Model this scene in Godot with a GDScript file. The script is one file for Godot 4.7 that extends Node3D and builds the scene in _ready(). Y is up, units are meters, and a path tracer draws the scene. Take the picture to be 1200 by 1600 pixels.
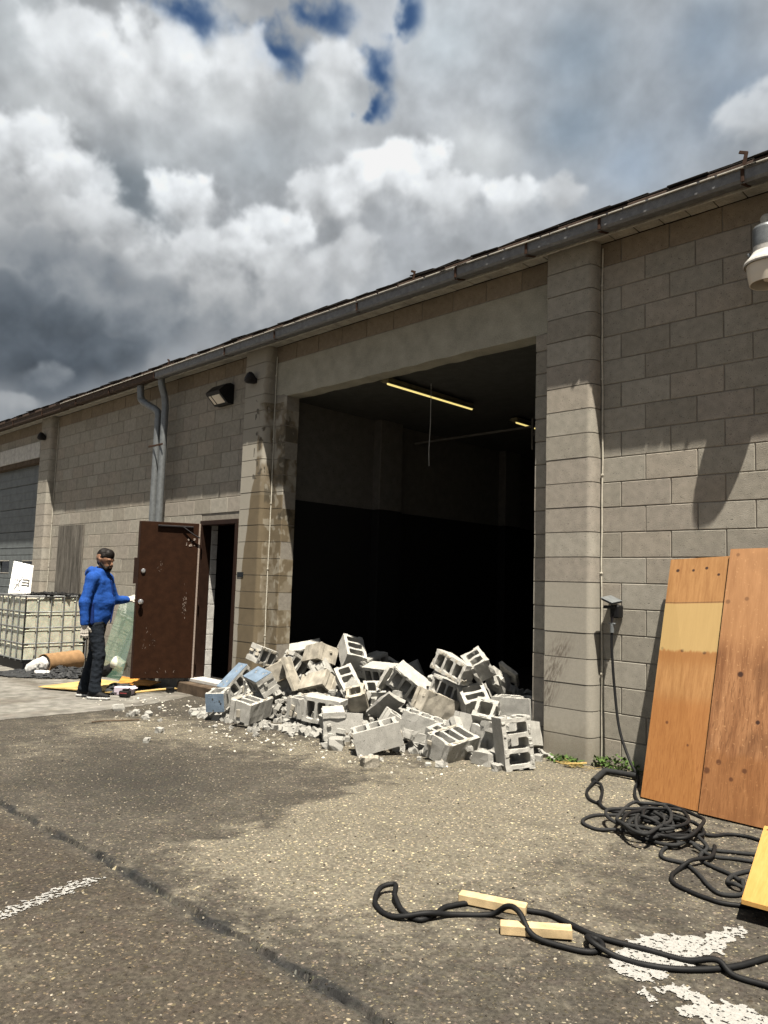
extends Node3D
# A block warehouse with a broken-in garage doorway: courses of concrete blocks, a pile of fallen blocks, a man at a steel door.
# World: x along the wall, y up, z out of the wall towards the yard; the wall face lies on z = 0.

const COURSE := 0.2032
const PROUD := 0.135            # how far the pilasters stand out of the wall
const SOFFIT := 4.267

var mats := {}
var names := {}
var rng := RandomNumberGenerator.new()

# ---------------------------------------------------------------- camera, sky, sun
func _ready() -> void:
	rng.seed = 4711
	var cam := Camera3D.new()
	cam.name = "camera"
	add_child(cam)
	cam.basis = Basis.from_euler(Vector3(0.0950630, 0.7752700, 0.0300521))
	cam.position = Vector3(0.0, 1.3598, 5.6178)
	cam.fov = 68.23
	cam.near = 0.05
	cam.far = 2000.0
	cam.current = true
	var env := Environment.new()
	env.background_mode = Environment.BG_SKY
	env.tonemap_mode = Environment.TONE_MAPPER_LINEAR
	env.tonemap_exposure = 2.8
	env.background_energy_multiplier = 0.325
	env.sdfgi_enabled = true
	env.ssao_enabled = true
	env.ssil_enabled = true
	var sky := Sky.new()
	var sm := PanoramaSkyMaterial.new()
	sm.panorama = ImageTexture.create_from_image(make_sky())
	sky.sky_material = sm
	env.sky = sky
	var we := WorldEnvironment.new()
	we.name = "world_environment"
	we.environment = env
	add_child(we)
	var sun := DirectionalLight3D.new()
	sun.name = "sun"
	add_child(sun)
	sun.look_at_from_position(Vector3(1.42, 4.3, 1.0) * 10.0, Vector3.ZERO, Vector3.UP)
	sun.light_energy = 1.6
	sun.light_color = Color(1.0, 0.965, 0.905)
	sun.light_angular_distance = 0.55
	sun.shadow_enabled = true

	make_materials()
	build_ground()
	build_warehouse()
	build_interior()
	build_wall_fittings()
	build_rubble()
	build_plywood()
	build_hoses()
	build_yard_clutter()
	build_person()

func smooth(a: float, b: float, x: float) -> float:
	var t := clampf((x - a) / (b - a), 0.0, 1.0)
	return t * t * (3.0 - 2.0 * t)

func noise(seed_: int, freq: float, octaves: int = 4, kind: int = FastNoiseLite.TYPE_SIMPLEX_SMOOTH) -> FastNoiseLite:
	var n := FastNoiseLite.new()
	n.seed = seed_
	n.noise_type = kind
	n.frequency = freq
	n.fractal_type = FastNoiseLite.FRACTAL_FBM if octaves > 1 else FastNoiseLite.FRACTAL_NONE
	n.fractal_octaves = octaves
	n.fractal_gain = 0.52
	return n

# Azimuth in degrees from the direction the wall recedes in, elevation in degrees. Broken cumulus under a thin high veil.
var sky_tint := [[-27.4, 34.1, 0.80, 0.82, 0.84], [-20.7, 33.2, 0.885, 0.893, 0.905], [-13.6, 33.2, 0.86, 0.87, 0.885], [-6.1, 34.0, 0.84, 0.855, 0.87], [4.0, 37.6, 0.745, 0.776, 0.808], [14.1, 36.3, 0.56, 0.615, 0.675], [23.4, 35.7, 0.53, 0.585, 0.65], [25.5, 32.2, 0.53, 0.585, 0.655], [14.2, 31.9, 0.54, 0.60, 0.665], [18.9, 29.5, 0.60, 0.655, 0.725], [6.8, 30.4, 0.843, 0.855, 0.871], [-3.4, 30.3, 0.784, 0.796, 0.816], [-10.9, 30.1, 0.675, 0.698, 0.725], [-18.1, 29.5, 0.737, 0.753, 0.773], [-20.2, 26.4, 0.463, 0.502, 0.541], [-26.6, 30.8, 0.804, 0.816, 0.831], [-14.8, 36.3, 0.843, 0.855, 0.871], [-1.2, 37.5, 0.765, 0.784, 0.816], [-23.7, 14.9, 0.294, 0.333, 0.384], [-28.1, 18.8, 0.373, 0.4, 0.439], [-0.5, 22.0, 0.667, 0.682, 0.706]]
var sky_puffs := [[-24.3, 33.1, 4.2, 0.9, 0.78], [-18.4, 33.9, 3.74, 0.93, 0.78], [-12.3, 35.2, 3.27, 0.9, 0.76], [-5.2, 35.5, 2.8, 0.9, 0.76], [1.3, 28.8, 3.27, 1.0, 0.8], [-2.8, 28.3, 2.8, 0.95, 0.62], [-5.8, 26.9, 3.27, 0.88, 0.6], [4.3, 27.2, 2.8, 0.9, 0.8], [9.3, 27.1, 2.33, 0.95, 0.75], [13.4, 27.4, 1.7, 0.80, 0.72], [27.0, 30.3, 3.0, 0.82, 0.7], [-9.1, 24.1, 3.74, 0.95, 0.6], [-12.0, 23.4, 2.8, 0.92, 0.6], [-16.0, 25.4, 3.5, 1.0, 0.62], [-13.8, 21.5, 4.2, 0.85, 0.5], [-17.5, 20.6, 3.74, 0.8, 0.45], [-27.1, 26.2, 4.44, 0.95, 0.5], [-24.0, 24.9, 4.2, 0.92, 0.48], [-21.7, 22.5, 4.2, 0.85, 0.45], [-27.1, 21.1, 5.14, 0.7, 0.42], [-24.0, 18.7, 5.14, 0.55, 0.33], [-18.7, 17.4, 4.2, 0.55, 0.35], [-12.7, 18.9, 3.74, 0.7, 0.5], [-8.0, 21.1, 3.74, 0.75, 0.6], [-3.1, 23.2, 3.27, 0.8, 0.65], [-25.3, 14.3, 5.14, 0.36, 0.27], [-20.3, 14.9, 2.8, 0.4, 0.3], [-27.9, 16.4, 3.74, 0.4, 0.3], [-24.7, 13.2, 1.9, 0.55, 0.4], [-27.1, 10.6, 2.2, 0.62, 0.5]]
var sky_gaps := [[-16.4, 37.8, 2.48, 0.95], [-9.4, 37.2, 2.25, 0.95], [-5.9, 39.2, 2.02, 0.86], [-0.7, 35.4, 1.35, 2.15], [1.6, 39.1, 0.9, 0.86], [-1.5, 33.5, 0.45, 0.86]]
var nz_a: FastNoiseLite
var nz_b: FastNoiseLite
var nz_c: FastNoiseLite
var nz_d: FastNoiseLite
var nz_e: FastNoiseLite

func billow(sp: Vector3) -> float:
	return -0.62 * nz_b.get_noise_3dv(sp) - 0.25 * nz_e.get_noise_3dv(sp) + 0.34 * nz_c.get_noise_3dv(sp)

func sky_color(az: float, el: float, detail: bool) -> Color:
	var sp := Vector3(cos(deg_to_rad(el)) * sin(deg_to_rad(az)), sin(deg_to_rad(el)), -cos(deg_to_rad(el)) * cos(deg_to_rad(az))) * 57.3
	var w1 := nz_a.get_noise_3dv(sp)
	var w2 := nz_a.get_noise_3dv(sp + Vector3(91, 17, 43))
	var fine := nz_c.get_noise_3dv(sp)
	var big := nz_d.get_noise_3dv(sp)
	# the veil and cloud sheet that covers the whole sky
	var v := 0.68 + 0.18 * big + 0.06 * w1 + 0.04 * fine
	var c := Color(v * 0.965, v * 0.985, v * 1.02)
	var gap := smooth(0.40, 0.62, -big + 0.25 * w2)
	if not detail:
		return c.lerp(Color(0.24, 0.36, 0.55), gap * 0.8)
	sp += Vector3(w1, w2, w1 - w2) * 1.6
	var lump := billow(sp) - 0.25
	# light on the billows comes from above and to the right
	var relief := lump + 0.25 - billow(sp + Vector3(0.35, 0.75, 0.2))
	var aw := az + 1.6 * w1
	var ew := el + 1.3 * w2
	var sum := 0.02
	var acc := Vector3(c.r, c.g, c.b) * 0.02
	for t in sky_tint:
		var dx: float = (aw - t[0]) * 0.8
		var dy: float = ew - t[1]
		var k := 1.0 / (dx * dx + dy * dy + 3.0)
		k *= k
		sum += k
		acc += Vector3(t[2], t[3], t[4]) * k
	acc /= sum
	var quiet := smooth(12.0, 2.0, az)
	var rough := 1.0 + (0.08 * lump + 0.10 * relief) * (0.25 + 0.75 * quiet) + 0.07 * fine + 0.06 * w1
	c = Color(acc.x * rough, acc.y * rough, acc.z * rough)
	for g in sky_gaps:
		var gx: float = (az + 2.4 * w1 + 1.0 * fine - g[0]) / (g[2] * 1.15)
		var gy_: float = (el + 1.8 * w2 + 1.1 * lump - g[1]) / (g[3] * 1.25)
		var gg := 1.0 - sqrt(gx * gx + gy_ * gy_) + 1.1 * fine - 0.6 * lump
		c = c.lerp(Color(0.20, 0.31, 0.48), smooth(-0.5, 1.0, gg) * 0.92)
	for p in sky_puffs:
		var r: float = p[2]
		var px: float = az + 1.7 * w1 - p[0]
		var py: float = el + 1.2 * w2 - p[1]
		if absf(px) > r * 1.9 or absf(py) > r * 1.9:
			continue
		var d := sqrt(px * px * 0.75 + py * py * 1.2) / r
		var edge := 0.92 - d + 0.62 * lump + 0.20 * fine
		# crisp heads, ragged soft undersides
		var soft := lerpf(1.2, 0.30, smooth(-0.5, 0.55, py / r))
		var a := smooth(0.0, soft, edge)
		if a <= 0.0:
			continue
		var up := py / r + 0.45 * lump + 0.30 * fine
		var b := lerpf(p[4], p[3] * 1.04, smooth(-0.85, 0.75, up))
		b += 0.15 * relief * b + 0.05 * fine
		var cool := smooth(0.75, 0.3, b)
		c = c.lerp(Color(b * lerpf(0.98, 0.90, cool), b * lerpf(0.99, 0.985, cool), b * lerpf(1.01, 1.09, cool)), a * 0.80)
	return Color(c.r * 1.05, c.g * 1.055, c.b * 1.045)

func make_sky() -> Image:
	nz_a = noise(11, 0.06, 4)
	nz_b = noise(12, 0.135, 3, FastNoiseLite.TYPE_CELLULAR)
	nz_b.cellular_return_type = FastNoiseLite.RETURN_DISTANCE
	nz_b.fractal_gain = 0.5
	nz_e = noise(15, 0.45, 3, FastNoiseLite.TYPE_CELLULAR)
	nz_e.cellular_return_type = FastNoiseLite.RETURN_DISTANCE
	nz_c = noise(13, 0.35, 5)
	nz_d = noise(14, 0.028, 3)
	var lo := Image.create(768, 384, false, Image.FORMAT_RGB8)
	var heading := 44.42
	for y in 384:
		var el := 90.0 - (y + 0.5) / 384.0 * 180.0
		for x in 768:
			var az := (x + 0.5) / 768.0 * 360.0 + heading
			lo.set_pixel(x, y, sky_color(wrapf(az, -180.0, 180.0), maxf(el, 0.0), false))
	lo.resize(4096, 2048, Image.INTERPOLATE_CUBIC)
	var ppd := 4096.0 / 360.0
	var x0 := int((360.0 - heading - 36.0) * ppd)
	var x1 := int((360.0 - heading + 36.0) * ppd)
	var y0 := int((90.0 - 47.0) * ppd)
	var y1 := int((90.0 - 3.0) * ppd)
	for y in range(y0, y1):
		var el := 90.0 - (y + 0.5) / ppd
		for x in range(x0, x1):
			var az := (x + 0.5) / ppd - 360.0 + heading
			var k := smooth(36.0, 31.0, absf(az)) * smooth(47.0, 41.0, el) * smooth(3.0, 8.0, el)
			var c := sky_color(az, el, true)
			lo.set_pixel(x, y, lo.get_pixel(x, y).lerp(c, k))
	return lo

# ---------------------------------------------------------------- nodes, names, labels
func numbered(parent: Node, called: String) -> String:
	var key := str(parent.get_instance_id()) + called
	var n: int = names.get(key, 0)
	names[key] = n + 1
	return called if n == 0 else "%s_%03d" % [called, n]

func tag(o: Node, label: String, category: String, group: String = "") -> void:
	if label != "":
		o.set_meta("label", label)
	if category != "":
		o.set_meta("category", category)
	if group != "":
		o.set_meta("group", group)

func thing(called: String, label: String, category: String, at := Vector3.ZERO, turn := 0.0, group := "") -> Node3D:
	var o := Node3D.new()
	o.name = numbered(self, called)
	add_child(o, true)
	o.position = at
	o.rotation.y = turn
	tag(o, label, category, group)
	return o

func put(called: String, mesh: Mesh, m: Material, parent: Node = self, at := Vector3.ZERO, b := Basis.IDENTITY) -> MeshInstance3D:
	var o := MeshInstance3D.new()
	o.name = numbered(parent, called)
	o.mesh = mesh
	o.material_override = m
	o.transform = Transform3D(b, at)
	parent.add_child(o, true)
	return o

func structure(called: String, mesh: Mesh, m: Material) -> MeshInstance3D:
	var o := put(called, mesh, m)
	o.set_meta("kind", "structure")
	return o

# ---------------------------------------------------------------- shapes
func st_new() -> SurfaceTool:
	var st := SurfaceTool.new()
	st.begin(Mesh.PRIMITIVE_TRIANGLES)
	return st

func tri(st: SurfaceTool, a: Vector3, b: Vector3, c: Vector3, out: Vector3, ua := Vector2.ZERO, ub := Vector2.ZERO, uc := Vector2.ZERO) -> void:
	var n := (b - a).cross(c - a)
	if n.length_squared() < 1e-16:
		return
	n = n.normalized()
	if n.dot(out) > 0.0:
		var t := b
		b = c
		c = t
		var tu := ub
		ub = uc
		uc = tu
	else:
		n = -n
	st.set_normal(n); st.set_uv(ua); st.add_vertex(a)
	st.set_normal(n); st.set_uv(ub); st.add_vertex(b)
	st.set_normal(n); st.set_uv(uc); st.add_vertex(c)

func quad(st: SurfaceTool, a: Vector3, b: Vector3, c: Vector3, d: Vector3, out: Vector3, u := Rect2(0, 0, 1, 1)) -> void:
	var ua := u.position
	var ub := u.position + Vector2(u.size.x, 0)
	var uc := u.end
	var ud := u.position + Vector2(0, u.size.y)
	tri(st, a, b, c, out, ua, ub, uc)
	tri(st, a, c, d, out, ua, uc, ud)

# box with chamfered edges, centred on c
func add_box(st: SurfaceTool, c: Vector3, size: Vector3, bev := 0.004, b := Basis.IDENTITY) -> void:
	var h := size * 0.5
	bev = minf(bev, minf(h.x, minf(h.y, h.z)) * 0.9)
	var v := {}
	for sx in [-1, 1]:
		for sy in [-1, 1]:
			for sz in [-1, 1]:
				for ax in 3:
					var p := Vector3(sx * (h.x - (0.0 if ax == 0 else bev)), sy * (h.y - (0.0 if ax == 1 else bev)), sz * (h.z - (0.0 if ax == 2 else bev)))
					v[[sx, sy, sz, ax]] = c + b * p
	for ax in 3:
		for s in [-1, 1]:
			var q := []
			for k in [[-1, -1], [1, -1], [1, 1], [-1, 1]]:
				var sg := [0, 0, 0]
				sg[ax] = s
				sg[(ax + 1) % 3] = k[0]
				sg[(ax + 2) % 3] = k[1]
				q.append(v[[sg[0], sg[1], sg[2], ax]])
			var o := Vector3.ZERO
			o[ax] = s
			quad(st, q[0], q[1], q[2], q[3], b * o)
	if bev <= 0.0:
		return
	for ax in 3:
		var a1 := (ax + 1) % 3
		var a2 := (ax + 2) % 3
		for s1 in [-1, 1]:
			for s2 in [-1, 1]:
				var lo := [0, 0, 0]
				lo[a1] = s1
				lo[a2] = s2
				var hi := lo.duplicate()
				lo[ax] = -1
				hi[ax] = 1
				var o := Vector3.ZERO
				o[a1] = s1
				o[a2] = s2
				quad(st, v[[lo[0], lo[1], lo[2], a1]], v[[hi[0], hi[1], hi[2], a1]], v[[hi[0], hi[1], hi[2], a2]], v[[lo[0], lo[1], lo[2], a2]], b * o)
	for sx in [-1, 1]:
		for sy in [-1, 1]:
			for sz in [-1, 1]:
				tri(st, v[[sx, sy, sz, 0]], v[[sx, sy, sz, 1]], v[[sx, sy, sz, 2]], b * Vector3(sx, sy, sz))

var box_cache := {}
func box(size: Vector3, bev := 0.004) -> Mesh:
	var key := "%.4f %.4f %.4f %.4f" % [size.x, size.y, size.z, bev]
	if not box_cache.has(key):
		var st := st_new()
		add_box(st, Vector3.ZERO, size, bev)
		box_cache[key] = st.commit()
	return box_cache[key]

# tube along points; r may vary: radius = r * f(k)
func add_tube(st: SurfaceTool, pts: Array, r: float, sides := 8, caps := true, rib := 0.0, rib_len := 0.012) -> void:
	var n := pts.size()
	var up := Vector3.UP
	var prev := []
	var run := 0.0
	var last_n := []
	for i in n:
		var p: Vector3 = pts[i]
		var dir: Vector3
		if i == 0:
			dir = pts[1] - p
		elif i == n - 1:
			dir = p - pts[i - 1]
		else:
			dir = pts[i + 1] - pts[i - 1]
		dir = dir.normalized()
		if i > 0:
			run += p.distance_to(pts[i - 1])
		if absf(dir.dot(up)) > 0.98:
			up = Vector3.RIGHT if absf(dir.x) < 0.9 else Vector3.BACK
		var sidev := dir.cross(up).normalized()
		up = sidev.cross(dir).normalized()
		var rr := r
		if rib > 0.0:
			rr = r * (1.0 - rib * (1.0 if (i % 2) == 0 else 0.0))
		var ring := []
		var nrm := []
		for k in sides:
			var a := TAU * k / sides
			var o := sidev * cos(a) + up * sin(a)
			ring.append(p + o * rr)
			nrm.append(o)
		if i > 0:
			for k in sides:
				var k2 := (k + 1) % sides
				var vs := [prev[k], ring[k], ring[k2], prev[k2]]
				var ns := [last_n[k], nrm[k], nrm[k2], last_n[k2]]
				var uv := [Vector2(float(k) / sides, run - 0.01), Vector2(float(k) / sides, run), Vector2(float(k + 1) / sides, run), Vector2(float(k + 1) / sides, run - 0.01)]
				var face: Vector3 = (vs[1] - vs[0]).cross(vs[2] - vs[0])
				var order := [0, 1, 2, 0, 2, 3] if face.dot(nrm[k]) < 0.0 else [0, 2, 1, 0, 3, 2]
				for j in order:
					st.set_normal(ns[j]); st.set_uv(uv[j]); st.add_vertex(vs[j])
		elif caps:
			for k in sides:
				tri(st, p, ring[k], ring[(k + 1) % sides], -dir)
		if i == n - 1 and caps:
			for k in sides:
				tri(st, p, ring[k], ring[(k + 1) % sides], dir)
		prev = ring
		last_n = nrm

func tube(pts: Array, r: float, sides := 8) -> Mesh:
	var st := st_new()
	add_tube(st, pts, r, sides)
	return st.commit()

# smooth path through points
func spline(pts: Array, step := 0.02) -> Array:
	var cv := Curve3D.new()
	cv.bake_interval = step
	for i in pts.size():
		var a: Vector3 = pts[maxi(i - 1, 0)]
		var b: Vector3 = pts[mini(i + 1, pts.size() - 1)]
		var t := (b - a) * 0.17
		cv.add_point(pts[i], -t, t)
	return Array(cv.get_baked_points())

# turned profile: [radius, height] pairs
func add_lathe(st: SurfaceTool, prof: Array, at := Vector3.ZERO, b := Basis.IDENTITY, sides := 20) -> void:
	for i in prof.size() - 1:
		var p0: Vector2 = prof[i]
		var p1: Vector2 = prof[i + 1]
		var d := p1 - p0
		var nn := Vector2(d.y, -d.x).normalized()
		for k in sides:
			var a0 := TAU * k / sides
			var a1 := TAU * (k + 1) / sides
			var e0 := Vector3(cos(a0), 0, sin(a0))
			var e1 := Vector3(cos(a1), 0, sin(a1))
			var vs := [e0 * p0.x + Vector3.UP * p0.y, e0 * p1.x + Vector3.UP * p1.y, e1 * p1.x + Vector3.UP * p1.y, e1 * p0.x + Vector3.UP * p0.y]
			var ns := [e0 * nn.x + Vector3.UP * nn.y, e0 * nn.x + Vector3.UP * nn.y, e1 * nn.x + Vector3.UP * nn.y, e1 * nn.x + Vector3.UP * nn.y]
			for tr in [[0, 1, 2], [0, 2, 3]]:
				var f: Vector3 = (vs[tr[1]] - vs[tr[0]]).cross(vs[tr[2]] - vs[tr[0]])
				if f.length_squared() < 1e-18:
					continue
				var od := [tr[0], tr[1], tr[2]] if f.dot(ns[tr[0]]) < 0.0 else [tr[0], tr[2], tr[1]]
				for j in od:
					st.set_normal(b * ns[j]); st.set_uv(Vector2(float(k) / sides * 4.0, vs[j].y * 4.0)); st.add_vertex(at + b * vs[j])

func lathe(prof: Array, sides := 20) -> Mesh:
	var st := st_new()
	add_lathe(st, prof, Vector3.ZERO, Basis.IDENTITY, sides)
	return st.commit()

# prism: 2-D outline in the plane of axes (u, v), pushed along w
func add_prism(st: SurfaceTool, poly: PackedVector2Array, o: Vector3, u: Vector3, v: Vector3, w: Vector3) -> void:
	var n := poly.size()
	var mid := Vector2.ZERO
	for p in poly:
		mid += p / n
	for i in n:
		var p := poly[i]
		var q := poly[(i + 1) % n]
		var a := o + u * p.x + v * p.y
		var b := o + u * q.x + v * q.y
		var e := q - p
		var od := Vector2(e.y, -e.x)
		if Geometry2D.is_polygon_clockwise(poly):
			od = -od
		quad(st, a, b, b + w, a + w, u * od.x + v * od.y)
	var idx := Geometry2D.triangulate_polygon(poly)
	for i in range(0, idx.size(), 3):
		var p3 := []
		for k in 3:
			p3.append(o + u * poly[idx[i + k]].x + v * poly[idx[i + k]].y)
		tri(st, p3[0], p3[1], p3[2], -w)
		tri(st, p3[0] + w, p3[1] + w, p3[2] + w, w)

func prism(poly: PackedVector2Array, o: Vector3, u: Vector3, v: Vector3, w: Vector3) -> Mesh:
	var st := st_new()
	add_prism(st, poly, o, u, v, w)
	return st.commit()

# irregular lump of rubble
func chunk(seed_: int, size: Vector3, rough := 0.22) -> Mesh:
	var r := RandomNumberGenerator.new()
	r.seed = seed_
	var pts := {}
	for x in [-1, 0, 1]:
		for y in [-1, 0, 1]:
			for z in [-1, 0, 1]:
				if x == 0 and y == 0 and z == 0:
					continue
				var p := Vector3(x, y, z)
				p = p.lerp(p.normalized() * 1.1, 0.22)
				p += Vector3(r.randf_range(-1, 1), r.randf_range(-1, 1), r.randf_range(-1, 1)) * rough
				pts[Vector3i(x, y, z)] = p * size * 0.5
	var st := st_new()
	for ax in 3:
		for s in [-1, 1]:
			for i in [-1, 0]:
				for j in [-1, 0]:
					var q := []
					for k in [[0, 0], [1, 0], [1, 1], [0, 1]]:
						var key := Vector3i.ZERO
						key[ax] = s
						key[(ax + 1) % 3] = i + k[0]
						key[(ax + 2) % 3] = j + k[1]
						q.append(pts[key])
					var mid: Vector3 = (q[0] + q[1] + q[2] + q[3]) * 0.25
					tri(st, q[0], q[1], q[2], mid)
					tri(st, q[0], q[2], q[3], mid)
	return st.commit()

# ---------------------------------------------------------------- textures and materials
func lin(r: float, g: float, b: float) -> Color:
	return Color(r, g, b).linear_to_srgb()

func tex(img: Image) -> ImageTexture:
	img.generate_mipmaps()
	return ImageTexture.create_from_image(img)

# grey grain with pits: [albedo, height]; mean of the albedo is near `mid`
func grain(size: int, seed_: int, mid: float, coarse: float, fine: float, pits: float, f_coarse := 0.012) -> Array:
	var a := noise(seed_, f_coarse, 4).get_seamless_image(size, size)
	var b := noise(seed_ + 1, 0.16, 3).get_seamless_image(size, size)
	var c := noise(seed_ + 2, 0.17, 2, FastNoiseLite.TYPE_VALUE_CUBIC).get_seamless_image(size, size)
	a.convert(Image.FORMAT_L8)
	b.convert(Image.FORMAT_L8)
	c.convert(Image.FORMAT_L8)
	var da := a.get_data()
	var db := b.get_data()
	var dc := c.get_data()
	var al := PackedByteArray()
	var he := PackedByteArray()
	al.resize(size * size)
	he.resize(size * size)
	var r := RandomNumberGenerator.new()
	r.seed = seed_
	for i in size * size:
		var x := da[i] / 255.0 - 0.5
		var y := db[i] / 255.0 - 0.5
		var z := dc[i] / 255.0
		var w := r.randf() - 0.5
		var pit := 1.0 if z < pits else 0.0
		var v := mid + coarse * x + fine * (y + 0.7 * w) - pit * fine * 1.5
		al[i] = int(clampf(v, 0.0, 1.0) * 255.0)
		he[i] = int(clampf(0.6 + 0.5 * y + 0.25 * w - pit * 0.5, 0.0, 1.0) * 255.0)
	return [tex(Image.create_from_data(size, size, false, Image.FORMAT_L8, al)), tex(Image.create_from_data(size, size, false, Image.FORMAT_L8, he))]

func plain(called: String, c: Color, rough := 0.8, metal := 0.0, spec := 0.5) -> StandardMaterial3D:
	var m := StandardMaterial3D.new()
	m.resource_name = called
	m.albedo_color = c
	m.roughness = rough
	m.metallic = metal
	m.metallic_specular = spec
	mats[called] = m
	return m

func grained(called: String, c: Color, g: Array, scale: float, world := false, rough := 0.92, bump := 0.25) -> StandardMaterial3D:
	var m := plain(called, c, rough, 0.0, 0.3)
	m.albedo_texture = g[0]
	m.uv1_triplanar = true
	m.uv1_world_triplanar = world
	m.uv1_triplanar_sharpness = 4.0
	m.uv1_scale = Vector3.ONE * scale
	if bump > 0.0:
		m.heightmap_enabled = true
		m.heightmap_texture = g[1]
		m.heightmap_scale = bump
	return m

# boards: long grain along v, knots, streaks
func wood_image(w: int, h: int, seed_: int, light: Color, dark: Color, knots: Array, contrast: float, weather := 0.0) -> Image:
	var a := noise(seed_, 1.0, 4)
	var b := noise(seed_ + 5, 1.0, 3)
	var img := Image.create(w, h, false, Image.FORMAT_RGB8)
	for y in h:
		var v := float(y) / w
		for x in w:
			var u := float(x) / w
			var bend := 0.0
			var knot := 0.0
			for k in knots:
				var dx: float = u - k[0]
				var dy: float = v - k[1]
				var d := dx * dx * 1.6 + dy * dy * 0.35
				bend += 0.030 * exp(-d / 0.003) * signf(dx)
				knot = maxf(knot, smooth(k[2] * 1.7, k[2] * 0.8, sqrt(dx * dx + dy * dy)))
			var g := a.get_noise_2d((u + bend) * 26.0, v * 1.6)
			var g2 := b.get_noise_2d((u + bend) * 9.0, v * 0.9)
			var g3 := a.get_noise_2d(u * 160.0 + 50.0, v * 7.0)
			var t := clampf(0.5 + contrast * (0.6 * g2 + 0.55 * g + 0.55 * g3), 0.0, 1.0)
			var c := dark.lerp(light, t)
			if weather > 0.0:
				var s := smooth(0.05, 0.35, b.get_noise_2d(u * 4.0 + 9.0, v * 2.5))
				c = c.lerp(dark.darkened(0.25), s * weather)
			c = c.lerp(Color(0.16, 0.08, 0.04), knot * 0.9)
			img.set_pixel(x, y, c)
	return img

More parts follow.
